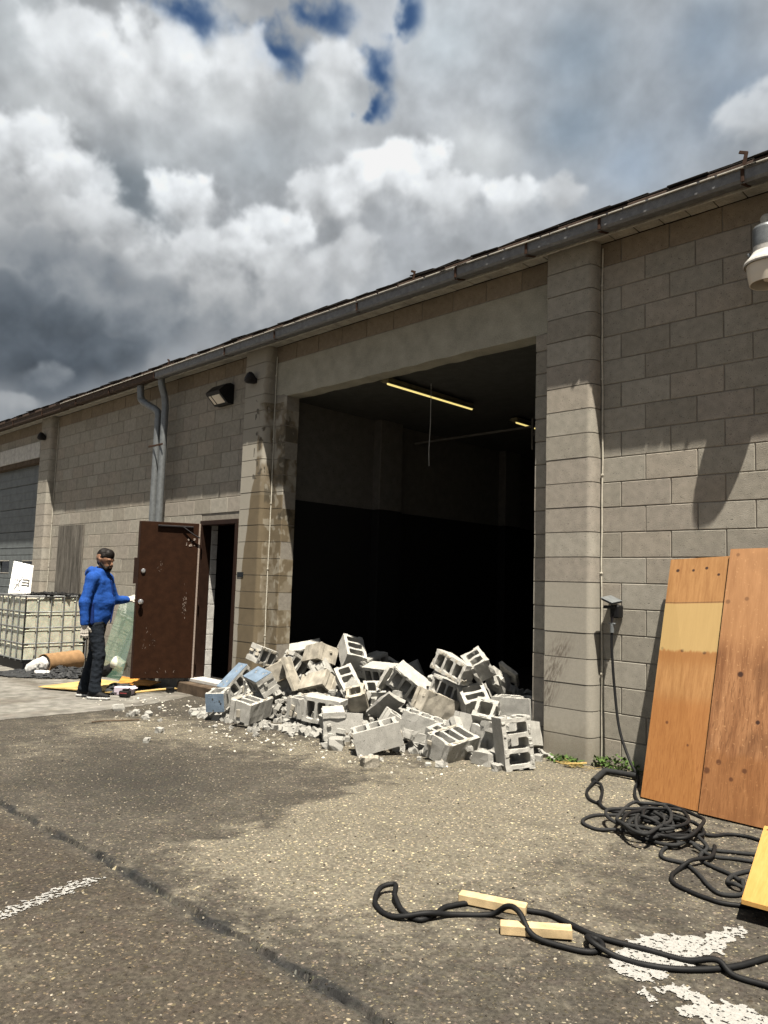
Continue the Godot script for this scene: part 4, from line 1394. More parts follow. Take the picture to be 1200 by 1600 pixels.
	put("lens_bar", box(Vector3(0.012, 0.15, 0.008), 0.002), mats["black_plastic"], t, Vector3(-0.06, -0.0725, 0.157) + nrm * 0.010, Basis(Vector3.RIGHT, -sl, nrm))
	# small cone fittings high on two pilasters
	var kl := ["small dark cone-shaped fitting high on the pilaster above the flood light", "small black cone-shaped fitting high on the far left pilaster"]
	for k in 2:
		var c := thing("cone_fitting", kl[k], "fitting", [Vector3(-7.70, 3.85, PROUD), Vector3(-14.24, 3.87, PROUD)][k], 0.0, "cone fittings on the pilasters")
		var b := Basis(Vector3.RIGHT, 1.1) * Basis(Vector3.BACK, 0.35)
		st = st_new()
		add_lathe(st, [Vector2(0.0, -0.02), Vector2(0.035, -0.02), Vector2(0.05, 0.01), Vector2(0.072, 0.05), Vector2(0.078, 0.085), Vector2(0.066, 0.11), Vector2(0.035, 0.122), Vector2(0.0, 0.124)], Vector3(0, 0, 0.02), b, 18)
		put("cone", st.commit(), mats["dark_fitting"], c)
		put("base", box(Vector3(0.07, 0.07, 0.02), 0.006), mats["dark_fitting"], c, Vector3(0, 0, 0.01))
	# dark repair patch on the stained pilaster
	put("tape_patch", box(Vector3(0.13, 0.06, 0.004), 0.001), mats["dark_glass_paint"], ware, Vector3(-7.83, 1.425, PROUD + 0.004))
	# two downpipes off the gutter
	t = thing("downpipe", "grey round downpipe that bends in from the gutter, left one of two", "downpipe", Vector3(-9.99, 0, 0.19), 0.0, "downpipes left of the steel door")
	put("pipe", tube(spline([Vector3(-0.40, 4.215, 0.10), Vector3(-0.40, 4.06, 0.09), Vector3(-0.37, 3.97, 0.07), Vector3(-0.06, 3.80, 0.01), Vector3(0, 3.72, 0.0), Vector3(0, 3.55, 0.0), Vector3(0, 2.0, 0.0), Vector3(0, 0.10, 0.0), Vector3(0, -0.06, 0.0)], 0.05), 0.052, 14), mats["galvanised"], t)
	for y in [3.62, 4.02]:
		put("joint_band", lathe([Vector2(0.054, -0.02), Vector2(0.057, 0.0), Vector2(0.054, 0.02)], 16), mats["galvanised"], t, Vector3(0, y, 0) if y < 4.0 else Vector3(-0.395, y, 0.085))
	t = thing("downpipe", "grey round downpipe running straight down, right one of two", "downpipe", Vector3(-9.79, 0, 0.20), 0.0, "downpipes left of the steel door")
	put("pipe", tube(spline([Vector3(0.0, 4.215, 0.09), Vector3(0.0, 4.10, 0.07), Vector3(0.0, 3.95, 0.02), Vector3(0, 3.80, 0.0), Vector3(0, 3.55, 0.0), Vector3(0, 2.0, 0.0), Vector3(0, -0.06, 0.0)], 0.05), 0.050, 14), mats["galvanised"], t)
	put("strap", box(Vector3(0.40, 0.025, 0.012), 0.002), mats["rust"], t, Vector3(-0.11, 3.25, 0.058))

# ---------------------------------------------------------------- fallen blocks
func hollow_block(L: float, W: float, cores: int, seed_: int, amp := 0.0025, cut := 1.0) -> Mesh:
	var H := 0.19
	var xs := []
	var core := []
	var e := 0.012
	if cores > 0:
		xs = [-L * 0.5, -L * 0.5 + e]
		var a := -L * 0.5 + e + 0.028
		var span := (L - 2.0 * e - 0.056 - 0.028 * (cores - 1)) / cores
		for i in cores:
			xs.append(a)
			xs.append(a + span)
			core.append(Vector2(a, a + span))
			a += span + 0.028
		xs.append(L * 0.5 - e)
		xs.append(L * 0.5)
	else:
		for i in 6:
			xs.append(-L * 0.5 + L * i / 5.0)
	var cutx := L * 0.5 - (1.0 - cut) * L
	if cut < 1.0:
		var keep := []
		for x in xs:
			if x < cutx - 0.004:
				keep.append(x)
		keep.append(cutx)
		xs = keep
	var zs := [-W * 0.5, -W * 0.5 + 0.034, -W * 0.5 + 0.052, 0.0, W * 0.5 - 0.052, W * 0.5 - 0.034, W * 0.5] if cores > 0 else [-W * 0.5, W * 0.5]
	var ys := [-H * 0.5, -H * 0.17, H * 0.17, H * 0.5]
	var nx := xs.size() - 1
	var nz := zs.size() - 1
	var nj := noise(seed_, 9.0, 2)
	var nk := noise(seed_ + 1, 28.0, 2)
	var at := func(i: int, j: int, k: int) -> Vector3:
		var p := Vector3(xs[i], ys[j], zs[k])
		var am := amp
		if cut < 1.0 and i == nx:
			p.x += 0.030 * nj.get_noise_3dv(p * 1.3 + Vector3.ONE) + 0.02 * nk.get_noise_3dv(p)
		elif cores == 0:
			am = 0.007
		return p + Vector3(nk.get_noise_3dv(p), nk.get_noise_3dv(p + Vector3(5, 0, 0)), nk.get_noise_3dv(p + Vector3(0, 5, 0))) * am * 2.0
	var solid := func(i: int, k: int) -> bool:
		if i < 0 or k < 0 or i >= nx or k >= nz:
			return false
		if cores == 0:
			return true
		var xm: float = (xs[i] + xs[i + 1]) * 0.5
		var zm: float = absf((zs[k] + zs[k + 1]) * 0.5)
		if absf(xm) > L * 0.5 - e and zm < W * 0.5 - 0.052:
			return false
		for c in core:
			if xm > c.x and xm < c.y and zm < W * 0.5 - 0.034:
				return false
		return true
	var st := st_new()
	for i in nx:
		for k in nz:
			if not solid.call(i, k):
				continue
			for j in [0, 3]:
				quad(st, at.call(i, j, k), at.call(i + 1, j, k), at.call(i + 1, j, k + 1), at.call(i, j, k + 1), Vector3.UP * (1.0 if j == 3 else -1.0))
			for j in 3:
				if not solid.call(i - 1, k):
					quad(st, at.call(i, j, k), at.call(i, j + 1, k), at.call(i, j + 1, k + 1), at.call(i, j, k + 1), Vector3.LEFT)
				if not solid.call(i + 1, k):
					quad(st, at.call(i + 1, j, k), at.call(i + 1, j + 1, k), at.call(i + 1, j + 1, k + 1), at.call(i + 1, j, k + 1), Vector3.RIGHT)
				if not solid.call(i, k - 1):
					quad(st, at.call(i, j, k), at.call(i, j + 1, k), at.call(i + 1, j + 1, k), at.call(i + 1, j, k), Vector3.FORWARD)
				if not solid.call(i, k + 1):
					quad(st, at.call(i, j, k + 1), at.call(i, j + 1, k + 1), at.call(i + 1, j + 1, k + 1), at.call(i + 1, j, k + 1), Vector3.BACK)
	# rounded corners inside the cores
	for c in core:
		if c.y > cutx - 0.01:
			continue
		var zi := W * 0.5 - 0.034
		for sx in [0, 1]:
			for sz in [-1, 1]:
				var cx: float = c.x if sx == 0 else c.y
				var dx := 0.017 * (1.0 if sx == 0 else -1.0)
				var p0 := Vector2(cx, sz * zi)
				var p1 := Vector2(cx + dx, sz * zi)
				var p2 := Vector2(cx, sz * (zi - 0.017))
				var p3 := Vector2(cx + dx * 0.3, sz * (zi - 0.017 * 0.3))
				for pr in [[p1, p3], [p3, p2]]:
					var ins := Vector3(signf(dx), 0, -sz)
					quad(st, Vector3(pr[0].x, -H * 0.5, pr[0].y), Vector3(pr[1].x, -H * 0.5, pr[1].y), Vector3(pr[1].x, H * 0.5, pr[1].y), Vector3(pr[0].x, H * 0.5, pr[0].y), ins)
					for s in [-1.0, 1.0]:
						tri(st, Vector3(p0.x, s * H * 0.499, p0.y), Vector3(pr[0].x, s * H * 0.499, pr[0].y), Vector3(pr[1].x, s * H * 0.499, pr[1].y), Vector3.UP * s)
	return st.commit()

# name, length, width, centre, turn, look, label
var fallen := [
	["b", 0.390, 0.24, Vector3(-6.320, 0.085, 0.982), Quaternion(0.0797, 0.8124, -0.0457, 0.5758), 0, "upright-cored hollow block at the pile's left front corner, three slots up"],
	["blue", 0.390, 0.19, Vector3(-6.479, 0.305, 0.756), Quaternion(-0.4842, -0.1063, -0.0883, 0.8640), 0, "tilted hollow block with a sky-blue painted face, nearer of the two blue ones"],
	["blue", 0.390, 0.19, Vector3(-7.553, 0.167, 0.311), Quaternion(-0.3007, 0.2821, 0.6378, 0.6506), 1, "blue-faced hollow block lying by the steel door's threshold"],
	["bluehalf", 0.195, 0.24, Vector3(-6.832, 0.108, 1.034), Quaternion(-0.0733, -0.3355, -0.0096, -0.9391), 1, "half block with slate-blue face standing at the pile's far left edge"],
	["cut", 0.390, 0.19, Vector3(-7.03, 0.495, 0.29), Quaternion(-0.4395, -0.3861, 0.6316, -0.5088), 2, "broken hollow block leaning under the white conduit at the left jamb"],
	["b", 0.390, 0.19, Vector3(-7.13, 0.515, -0.37), Quaternion(-0.4679, 0.1964, 0.2435, 0.8265), 0, "long pale block on the pile's top left, cores facing down towards the yard"],
	["b", 0.390, 0.24, Vector3(-6.678, 0.522, -0.215), Quaternion(-0.1862, -0.1279, 0.0744, 0.9713), 3, "dusty ribbed block end-on near the top of the pile's left half"],
	["b", 0.390, 0.24, Vector3(-6.283, 0.580, -0.348), Quaternion(0.2977, 0.9238, -0.0419, 0.2370), 0, "block standing on end at the very top left, three cores facing right"],
	["cut", 0.390, 0.24, Vector3(-6.997, 0.357, -0.143), Quaternion(0.3919, 0.3018, -0.6215, 0.6075), 1, "broken block with two dark cores beside the long leaning slab"],
	["b", 0.390, 0.19, Vector3(-6.378, 0.250, 0.067), Quaternion(-0.3116, -0.0013, 0.1336, 0.9408), 3, "beige block end poking out between the bright slab and the upright three-core block"],
	["b", 0.390, 0.19, Vector3(-5.870, 0.301, 0.073), Quaternion(0.2388, -0.2018, -0.2759, 0.9089), 0, "leaning block showing three dark cores in the middle of the pile's left half"],
	["b", 0.390, 0.19, Vector3(-6.151, 0.452, -0.523), Quaternion(0.5655, 0.5438, -0.4344, 0.4424), 1, "long block lying back into the dark doorway at the pile's top middle"],
	["b", 0.390, 0.24, Vector3(-5.839, 0.364, -0.389), Quaternion(0.8085, 0.0198, -0.0158, 0.5880), 1, "shaded block whose three cores face the yard in the pile's middle"],
	["b", 0.390, 0.24, Vector3(-5.285, 0.354, -0.215), Quaternion(-0.7280, 0.1087, 0.3674, -0.5685), 0, "large block with brilliant sunlit top and three cores, centre of the pile"],
	["b", 0.390, 0.19, Vector3(-4.564, 0.594, -0.046), Quaternion(0.6208, -0.1139, -0.1218, 0.7661), 0, "cracked block with three cores perched at the top right of the pile"],
	["b", 0.390, 0.19, Vector3(-4.781, 0.340, -0.251), Quaternion(0.6076, -0.1495, -0.0015, 0.7801), 1, "block with two dark cores showing under the cracked top right block"],
	["b", 0.390, 0.19, Vector3(-4.625, 0.266, 0.140), Quaternion(0.0551, -0.6009, 0.1696, -0.7792), 3, "beige block split by a dark seam, right of the pile's centre"],
	["b", 0.260, 0.24, Vector3(-4.355, 0.315, -0.086), Quaternion(0.1805, -0.2887, -0.2157, 0.9152), 0, "short bright block with two slots up on the pile's right half"],
	["cut", 0.390, 0.19, Vector3(-4.361, 0.604, -0.187), Quaternion(0.3186, -0.2994, -0.0905, 0.8948), 1, "broken-open block showing its hollow at the top right of the pile"],
	["b", 0.390, 0.19, Vector3(-3.887, 0.311, -0.082), Quaternion(0.0107, 0.0539, 0.0283, 0.9981), 1, "cracked block face standing beside the doorway's right jamb"],
	["b", 0.390, 0.24, Vector3(-3.930, 0.084, 0.751), Quaternion(0.1342, 0.6960, -0.0863, 0.7001), 1, "brown-streaked hollow block at the front right, three slots facing up"],
	["b", 0.390, 0.24, Vector3(-3.405, 0.184, 0.655), Quaternion(0.2088, -0.1735, -0.6319, 0.7260), 0, "block standing on end at the pile's right front, three cores facing the yard"],
	["half", 0.195, 0.19, Vector3(-3.537, 0.176, 0.283), Quaternion(-0.1487, 0.7651, 0.0397, 0.6253), 0, "bright half block tucked between the standing front block and the pilaster"],
	["half", 0.195, 0.19, Vector3(-4.051, 0.258, 0.128), Quaternion(0.4060, 0.1274, -0.1470, 0.8930), 1, "small grey block piece behind the standing right front block"],
	["b", 0.390, 0.24, Vector3(-4.489, 0.103, 1.041), Quaternion(0.0711, 0.4264, 0.1130, 0.8946), 1, "solid-faced block leaning at the pile's front centre with shallow pockets on top"],
	["b", 0.390, 0.19, Vector3(-4.530, 0.111, 0.415), Quaternion(-0.0306, 0.2893, -0.1314, 0.9477), 1, "block lying on its face behind the front centre block, smooth side to the yard"],
	["half", 0.195, 0.19, Vector3(-5.518, 0.217, 0.290), Quaternion(0.2555, 0.3808, 0.0423, 0.8876), 3, "beige half block with a smooth square face left of the pile's centre"],
	["b", 0.390, 0.24, Vector3(-5.621, 0.125, 0.620), Quaternion(0.6979, 0.1187, -0.1856, 0.6814), 0, "block with three tall dark cores facing the yard at the pile's left front"],
	["b", 0.390, 0.19, Vector3(-5.913, 0.129, 0.593), Quaternion(0.0049, -0.6786, -0.0219, 0.7341), 1, "block standing end-on just left of the tall-cored block at the left front"],
	["b", 0.390, 0.24, Vector3(-5.084, 0.121, 0.991), Quaternion(-0.6480, -0.2529, -0.2279, 0.6813), 0, "block standing upright at the front with a shadowed recess in its end"],
	["shell", 0.390, 0.035, Vector3(-6.681, 0.333, 0.196), Quaternion(-0.4827, -0.6805, -0.4919, -0.2490), 3, "long narrow slab of block leaning steeply against the left of the pile"],
	["shell", 0.340, 0.035, Vector3(-6.473, 0.290, 0.027), Quaternion(0.6464, 0.5032, 0.0803, 0.5679), 0, "bright triangular-looking slab beside the two-core broken block"],
	["shell", 0.240, 0.035, Vector3(-5.571, 0.373, -0.185), Quaternion(0.5089, 0.5394, 0.2735, 0.6126), 0, "white broken face slab left of the brilliant central block"],
	["shell", 0.240, 0.035, Vector3(-4.327, 0.459, -0.380), Quaternion(0.2022, -0.1119, -0.1002, 0.9678), 1, "front one of three broken slabs stacked by the right jamb"],
	["shell", 0.240, 0.035, Vector3(-4.287, 0.486, -0.414), Quaternion(-0.3164, 0.6581, 0.0321, 0.6825), 1, "middle one of three broken slabs stacked by the right jamb"],
	["shell", 0.220, 0.035, Vector3(-4.287, 0.534, -0.550), Quaternion(0.3538, -0.0915, -0.2200, 0.9045), 2, "rearmost of three broken slabs stacked by the right jamb"],
	["shell", 0.390, 0.035, Vector3(-5.131, 0.191, 0.278), Quaternion(0.4124, 0.0858, 0.2772, 0.8635), 1, "wide grey slab leaning below the brilliant central block"],
	["half", 0.26, 0.24, Vector3(-6.93, 0.335, 0.23), Quaternion(0.12, 0.38, 0.21, 0.89), 3, "beige broken piece right under the block leaning below the white conduit"],
	["b", 0.39, 0.24, Vector3(-7.08, 0.12, 0.30), Quaternion(0.06, 0.52, -0.04, 0.85), 2, "block at the heap's bottom between the blue-faced blocks and the left jamb"],
	["cut", 0.39, 0.19, Vector3(-6.85, 0.16, 0.10), Quaternion(0.21, -0.30, 0.12, 0.92), 1, "broken block deep behind the nearer blue-faced block"],
]

func pile_top(x: float, z: float) -> float:
	var h := clampf((1.05 - z + 0.10 * (x + 5.0) * -1.0) * 0.36, 0.0, 0.50)
	h *= smooth(-7.9, -6.9, x) * smooth(-3.2, -3.9, x)
	return h * smooth(-2.2, -0.9, z)

func build_rubble() -> void:
	for i in fallen.size():
		var d: Array = fallen[i]
		var kind: String = d[0]
		var label: String = d[6]
		var m: Material = mats["fallen_block_%d" % d[5]] if d[5] < 3 else mats["fallen_dusty"]
		var t := thing("concrete_slab" if kind == "shell" else "concrete_block", label, "slab" if kind == "shell" else "block", d[3], 0.0, "fallen concrete blocks in the doorway")
		t.basis = Basis(d[4])
		var mesh: Mesh
		match kind:
			"shell":
				mesh = hollow_block(d[1], d[2], 0, 900 + i)
			"half", "bluehalf":
				mesh = hollow_block(d[1], d[2], 1, 900 + i, 0.003)
			"cut":
				mesh = hollow_block(d[1], d[2], 3, 900 + i, 0.004, 0.72)
			_:
				mesh = hollow_block(d[1], d[2], 3 if d[1] > 0.3 else 2, 900 + i, 0.0022 + 0.0011 * float(i % 3))
		put("body", mesh, m, t)
		if kind != "shell" and i % 5 != 2:
			var rm := RandomNumberGenerator.new()
			rm.seed = 70 + i
			var sb := st_new()
			var face := 1.0 if rm.randf() < 0.6 else -1.0
			for side in [-1, 1]:
				var xx: float = -d[1] * 0.5 + 0.01
				while xx < d[1] * (0.5 if kind != "cut" else 0.16) - 0.02:
					var ll := rm.randf_range(0.012, 0.05)
					if rm.randf() < 0.5:
						add_box(sb, Vector3(xx + ll * 0.5, face * (0.095 + 0.002), side * (d[2] * 0.5 - 0.017 + rm.randf_range(-0.004, 0.004))), Vector3(ll, rm.randf_range(0.005, 0.013), rm.randf_range(0.016, 0.030)), 0.003, Basis(Vector3.UP, rm.randf_range(-0.2, 0.2)) * Basis(Vector3.BACK, rm.randf_range(-0.15, 0.15)))
					xx += ll
			for j in 3:
				var ex: float = d[1] * 0.5 * (1.0 if rm.randf() < 0.5 and kind != "cut" else -1.0)
				add_box(sb, Vector3(ex, rm.randf_range(-0.07, 0.07), rm.randf_range(-0.35, 0.35) * d[2]), Vector3(0.014, rm.randf_range(0.03, 0.08), rm.randf_range(0.02, 0.05)), 0.004, Basis(Vector3.RIGHT, rm.randf_range(-0.4, 0.4)))
			put("mortar_remnant", sb.commit(), mats["fallen_dusty"] if i % 2 == 0 else mats["fallen_block_0"], t).set_meta("kind", "stuff")
		if kind == "blue" or kind == "bluehalf":
			var st := st_new()
			var n := noise(40 + i, 12.0, 3)
			var nx := 14
			for a in nx:
				for b in 8:
					var x0: float = d[1] * (float(a) / nx - 0.5)
					var x1: float = d[1] * (float(a + 1) / nx - 0.5)
					var y0: float = 0.19 * (b / 8.0 - 0.5)
					var y1: float = 0.19 * ((b + 1) / 8.0 - 0.5)
					if n.get_noise_2d(x0 * 2.0, y0 * 2.0) > 0.5:
						continue
					var z: float = d[2] * 0.5 + 0.006
					quad(st, Vector3(x0, y0, z), Vector3(x1, y0, z), Vector3(x1, y1, z), Vector3(x0, y1, z), Vector3.BACK)
			put("painted_face", st.commit(), mats["blue_paint"], t).set_meta("label", "flaking blue paint on one face")
	# blocks lower in the heap, seen only in the gaps
	var r := RandomNumberGenerator.new()
	r.seed = 31
	var variants := [hollow_block(0.39, 0.19, 3, 950), hollow_block(0.39, 0.24, 3, 951), hollow_block(0.39, 0.19, 3, 952, 0.004, 0.6), hollow_block(0.195, 0.19, 1, 953)]
	var n_in := 0
	var tries := 0
	while n_in < 54 and tries < 900:
		tries += 1
		var x := r.randf_range(-7.1, -3.6)
		var z := r.randf_range(-1.1, 0.95)
		var top := pile_top(x, z)
		if top < 0.16:
			continue
		var y := r.randf_range(0.04, maxf(0.05, top - 0.19))
		if x < -5.2 and z < 0.5 and n_in % 2 == 0:
			y = top - 0.10
		if z > 0.35:
			y = minf(y, top - 0.20)
		var t := thing("concrete_block", "concrete block half buried in the %s %s of the heap" % [["left", "centre", "right"][clampi(int((x + 7.1) / 1.17), 0, 2)], "back" if z < -0.3 else ("middle" if z < 0.35 else "front")], "block", Vector3(x, gy(x) + maxf(y, 0.08), z), 0.0, "blocks buried in the heap")
		t.basis = Basis.from_euler(Vector3(r.randf_range(-0.6, 0.6), r.randf() * TAU, r.randf_range(-0.6, 0.6)))
		put("body", variants[n_in % 4], mats["fallen_block_%d" % (n_in % 4)], t)
		n_in += 1
	# blocks further back in the dark
	for k in 5:
		var bx: float = [-5.15, -4.75, -5.5, -3.75, -4.0][k]
		var bz: float = [-1.1, -1.0, -1.25, -0.75, -1.05][k]
		var t := thing("concrete_block", "dim concrete block lying on the garage floor behind the pile", "block", Vector3(bx, 0.12 + 0.1 * (k % 2), bz), 0.0, "blocks on the dark garage floor")
		t.basis = Basis.from_euler(Vector3(0.3 * k, 1.3 * k, 0.2))
		put("body", variants[k % 4], mats["fallen_block_2"], t)
	# lumps big enough to pick out
	var lumps := []
	for k in 8:
		lumps.append(chunk(820 + k, Vector3(1.0, 0.62 + 0.05 * (k % 4), 0.8), 0.2))
	var own := [[-3.62, 0.72, 0.17, "rough broken chunk in front of the streaked hollow block, right front"], [-4.18, 1.42, 0.13, "flat buff fragment lying alone on the tarmac before the pile"], [-6.18, 2.19, 0.062, "lone pale stone far out on the tarmac left of the pile"], [-6.53, 1.87, 0.075, "lone grey stone on the tarmac near the man's shoes side of the pile"], [-8.09, 1.50, 0.12, "dark flat fragment at the edge of the concrete near the red tool"], [-4.85, 1.17, 0.15, "white broken lump under the upright front block"]]
	for k in own.size():
		var o: Array = own[k]
		var t := thing("concrete_chunk", o[3], "chunk", Vector3(o[0], height(o[0], o[1]) + o[2] * 0.27, o[1]), k * 1.1)
		put("body", lumps[k], mats["fallen_block_%d" % (k % 3)] if k != 1 else mats["fallen_dusty"], t, Vector3.ZERO, Basis().scaled(Vector3.ONE * o[2]))
	for k in 48:
		var x := r.randf_range(-7.9, -3.3)
		var front := 1.30 + 0.10 * (x + 5.0) * -1.0 - 0.35 * smooth(-4.2, -3.3, x)
		var z := front - absf(r.randfn()) * 0.16 + 0.05
		var s := r.randf_range(0.035, 0.085)
		if k % 3 == 0:
			x = r.randf_range(-7.0, -3.6)
			z = r.randf_range(-0.3, 0.9)
			s = r.randf_range(0.06, 0.13)
		elif k % 5 == 0:
			x = -8.0 + r.randfn() * 0.5
			z = 0.8 + r.randfn() * 0.25
			s *= 0.7
		var y := pile_top(x, z) if k % 3 == 0 else 0.0
		var place: String = ["left end", "left half", "middle", "right half", "right end"][clampi(int((x + 8.2) / 0.98), 0, 4)]
		var t := thing("concrete_chunk", "%s pale concrete lump %s at the pile's %s" % ["thumb-sized" if s < 0.05 else ("fist-sized" if s < 0.085 else "head-sized"), "wedged among blocks" if k % 3 == 0 else "on the ground", place], "chunk", Vector3(x, height(x, z) + s * 0.25 + y, z), r.randf() * TAU, "loose lumps of concrete in the rubble")
		t.rotation.x = r.randf_range(-0.5, 0.5)
		put("body", lumps[k % 8], mats["fallen_block_%d" % (k % 4)], t, Vector3.ZERO, Basis().scaled(Vector3.ONE * s))
	# the crushed core of the heap
	var mm := MultiMesh.new()
	mm.transform_format = MultiMesh.TRANSFORM_3D
	mm.mesh = chunk(860, Vector3(1.0, 0.7, 0.8), 0.22)
	mm.instance_count = 2200
	for i in 2200:
		var x := 0.0
		var z := 0.0
		var top := 0.0
		for k in 20:
			x = r.randf_range(-7.6, -3.35)
			z = r.randf_range(-1.6, 1.25)
			top = pile_top(x, z)
			if top > 0.05:
				break
		var s := r.randf_range(0.03, 0.10)
		var y := top * sqrt(r.randf()) - 0.13 if top > 0.14 else 0.0
		mm.set_instance_transform(i, Transform3D(Basis.from_euler(Vector3(r.randf() * 6.0, r.randf() * 6.0, r.randf() * 6.0)).scaled(Vector3.ONE * s), Vector3(x, gy(x) + maxf(y, 0.01), z)))
	var o := MultiMeshInstance3D.new()
	o.name = "rubble_core"
	o.multimesh = mm
	o.material_override = mats["fallen_block_3"]
	add_child(o)
	o.set_meta("kind", "stuff")
	tag(o, "crushed concrete filling the heap under the fallen blocks", "rubble")

# ---------------------------------------------------------------- plywood
func board(called: String, parent: Node, q: Array, thick: float, m: Material) -> void:
	var n: Vector3 = (q[1] - q[0]).cross(q[3] - q[0]).normalized()
	var st := st_new()
	quad(st, q[0], q[1], q[2], q[3], -n if false else n)
	var b := []
	for p in q:
		b.append(p - n * thick)
	quad(st, b[0], b[1], b[2], b[3], -n)
	var mid: Vector3 = (q[0] + q[2]) * 0.5
	for i in 4:
		var j := (i + 1) % 4
		quad(st, q[i], q[j], b[j], b[i], (q[i] + q[j]) * 0.5 - mid, Rect2(0.02, 0.02, 0.9, 0.02))
	put(called, st.commit(), m, parent)

func build_plywood() -> void:
	var img := wood_image(256, 1060, 81, Color(0.67, 0.51, 0.33), Color(0.53, 0.37, 0.21), [[0.15, 0.22, 0.022], [0.42, 0.23, 0.018], [0.64, 0.20, 0.02], [0.85, 0.33, 0.018], [0.05, 1.66, 0.02], [0.42, 1.67, 0.022], [0.78, 1.70, 0.022], [0.3, 2.9, 0.02], [0.7, 3.2, 0.016]], 0.55)
	var nb := noise(88, 0.02, 3)
	# paler and darker bands where other boards once covered it, and water marks
	for y in 1060:
		for x in 256:
			var c := img.get_pixel(x, y)
			var e := y + 10.0 * nb.get_noise_2d(x * 2.0, y * 0.3)
			var k := smooth(213.0, 217.0, float(y)) * smooth(438.0, 424.0, e)
			c = c.lerp(Color(0.68, 0.60, 0.41), 0.75 * k)
			var w := smooth(426.0, 440.0, e) * smooth(520.0, 450.0, e)
			c = c.lerp(Color(0.54, 0.36, 0.18), 0.55 * w)
			var drip := smooth(0.10, 0.42, nb.get_noise_2d(x * 9.0, y * 0.5 + 300.0)) * smooth(500.0, 900.0, float(y) + 60.0 * nb.get_noise_2d(x * 3.0, 5.0))
			c = c.lerp(Color(0.36, 0.21, 0.09), 0.45 * drip)
			var pale := smooth(0.25, 0.5, nb.get_noise_2d(x * 7.0 + 900.0, y * 0.6)) * smooth(640.0, 760.0, float(y))
			c = c.lerp(Color(0.74, 0.58, 0.38), 0.35 * pale)
			var lo := smooth(600.0, 680.0, e)
			c = c.lerp(Color(0.56, 0.35, 0.16), 0.5 * lo)
			if y > 208 and y < 214:
				c = c.darkened(0.25)
			img.set_pixel(x, y, c)
	var m1 := plain("plywood_banded", Color(0.84, 0.83, 0.81), 0.62, 0.0, 0.4)
	m1.albedo_texture = tex(img)
	var t := thing("plywood_sheet", "narrow orange plywood sheet with a pale yellow band leaning on the wall", "plywood")
	board("sheet", t, [Vector3(-2.412, 1.600, 0.068), Vector3(-1.985, 1.625, 0.068), Vector3(-1.952, 0.006, 0.735), Vector3(-2.352, 0.006, 0.698)], 0.016, m1)
	img = wood_image(640, 900, 91, Color(0.62, 0.47, 0.33), Color(0.40, 0.26, 0.15), [[0.02, 0.31, 0.010], [0.12, 0.29, 0.009], [0.045, 0.035, 0.008], [0.13, 0.70, 0.011], [0.33, 0.52, 0.009], [0.07, 1.15, 0.010], [0.2, 1.17, 0.009], [0.14, 1.22, 0.008], [0.015, 1.20, 0.012], [0.24, 0.93, 0.008], [0.6, 0.4, 0.01], [0.8, 0.9, 0.01]], 0.62, 0.25)
	for y in 900:
		for x in 640:
			var c := img.get_pixel(x, y)
			var e := y + 16.0 * nb.get_noise_2d(x * 1.2, y * 0.3)
			c = c.lerp(Color(0.63, 0.48, 0.33), 0.6 * smooth(400.0, 300.0, e))
			var vein := smooth(0.16, 0.40, nb.get_noise_2d(x * 8.0 + 50.0 * nb.get_noise_2d(x * 0.6, y * 0.5), y * 0.7)) * smooth(330.0, 520.0, e)
			c = c.lerp(Color(0.30, 0.19, 0.10), 0.38 * vein)
			if nb.get_noise_2d(x * 3.0 + 500.0, y * 3.0) > 0.52:
				c = c.lerp(Color(0.72, 0.58, 0.42), 0.4)
			c = c.lerp(Color(0.46, 0.30, 0.15), 0.45 * smooth(690.0, 720.0, e))
			img.set_pixel(x, y, c)
	var m2 := plain("plywood_brown", Color(0.88, 0.86, 0.85), 0.68, 0.0, 0.35)
	m2.albedo_texture = tex(img)
	t = thing("plywood_sheet", "wide brown plywood sheet leaning on the wall under the barn lamp", "plywood")
	board("sheet", t, [Vector3(-1.972, 1.672, 0.092), Vector3(-0.76, 1.700, 0.092), Vector3(-0.73, 0.006, 0.80), Vector3(-1.945, 0.006, 0.765)], 0.018, m2)
	img = wood_image(384, 384, 95, Color(0.70, 0.56, 0.33), Color(0.60, 0.44, 0.22), [[0.3, 0.5, 0.012], [0.03, 0.06, 0.012]], 0.5)
	var m3 := plain("plywood_yellow", Color(0.95, 0.95, 0.95), 0.6, 0.0, 0.4)
	m3.albedo_texture = tex(img)
	t = thing("plywood_sheet", "bright yellow plywood sheet lying over the hoses on the tarmac", "plywood")
	board("sheet", t, [Vector3(-1.515, 0.050, 0.93), Vector3(-0.42, 0.045, 0.78), Vector3(-0.12, 0.055, 2.05), Vector3(-1.205, 0.075, 2.185)], 0.018, m3)

# ---------------------------------------------------------------- hoses
func flat_path(p: Array, r: float, lift := 0.0) -> Array:
	var out := []
	for i in p.size():
		var y := r + height(p[i][0], p[i][1]) + lift
		if p[i].size() > 2:
			y += p[i][2]
		out.append(Vector3(p[i][0], y, p[i][1]))
	return out

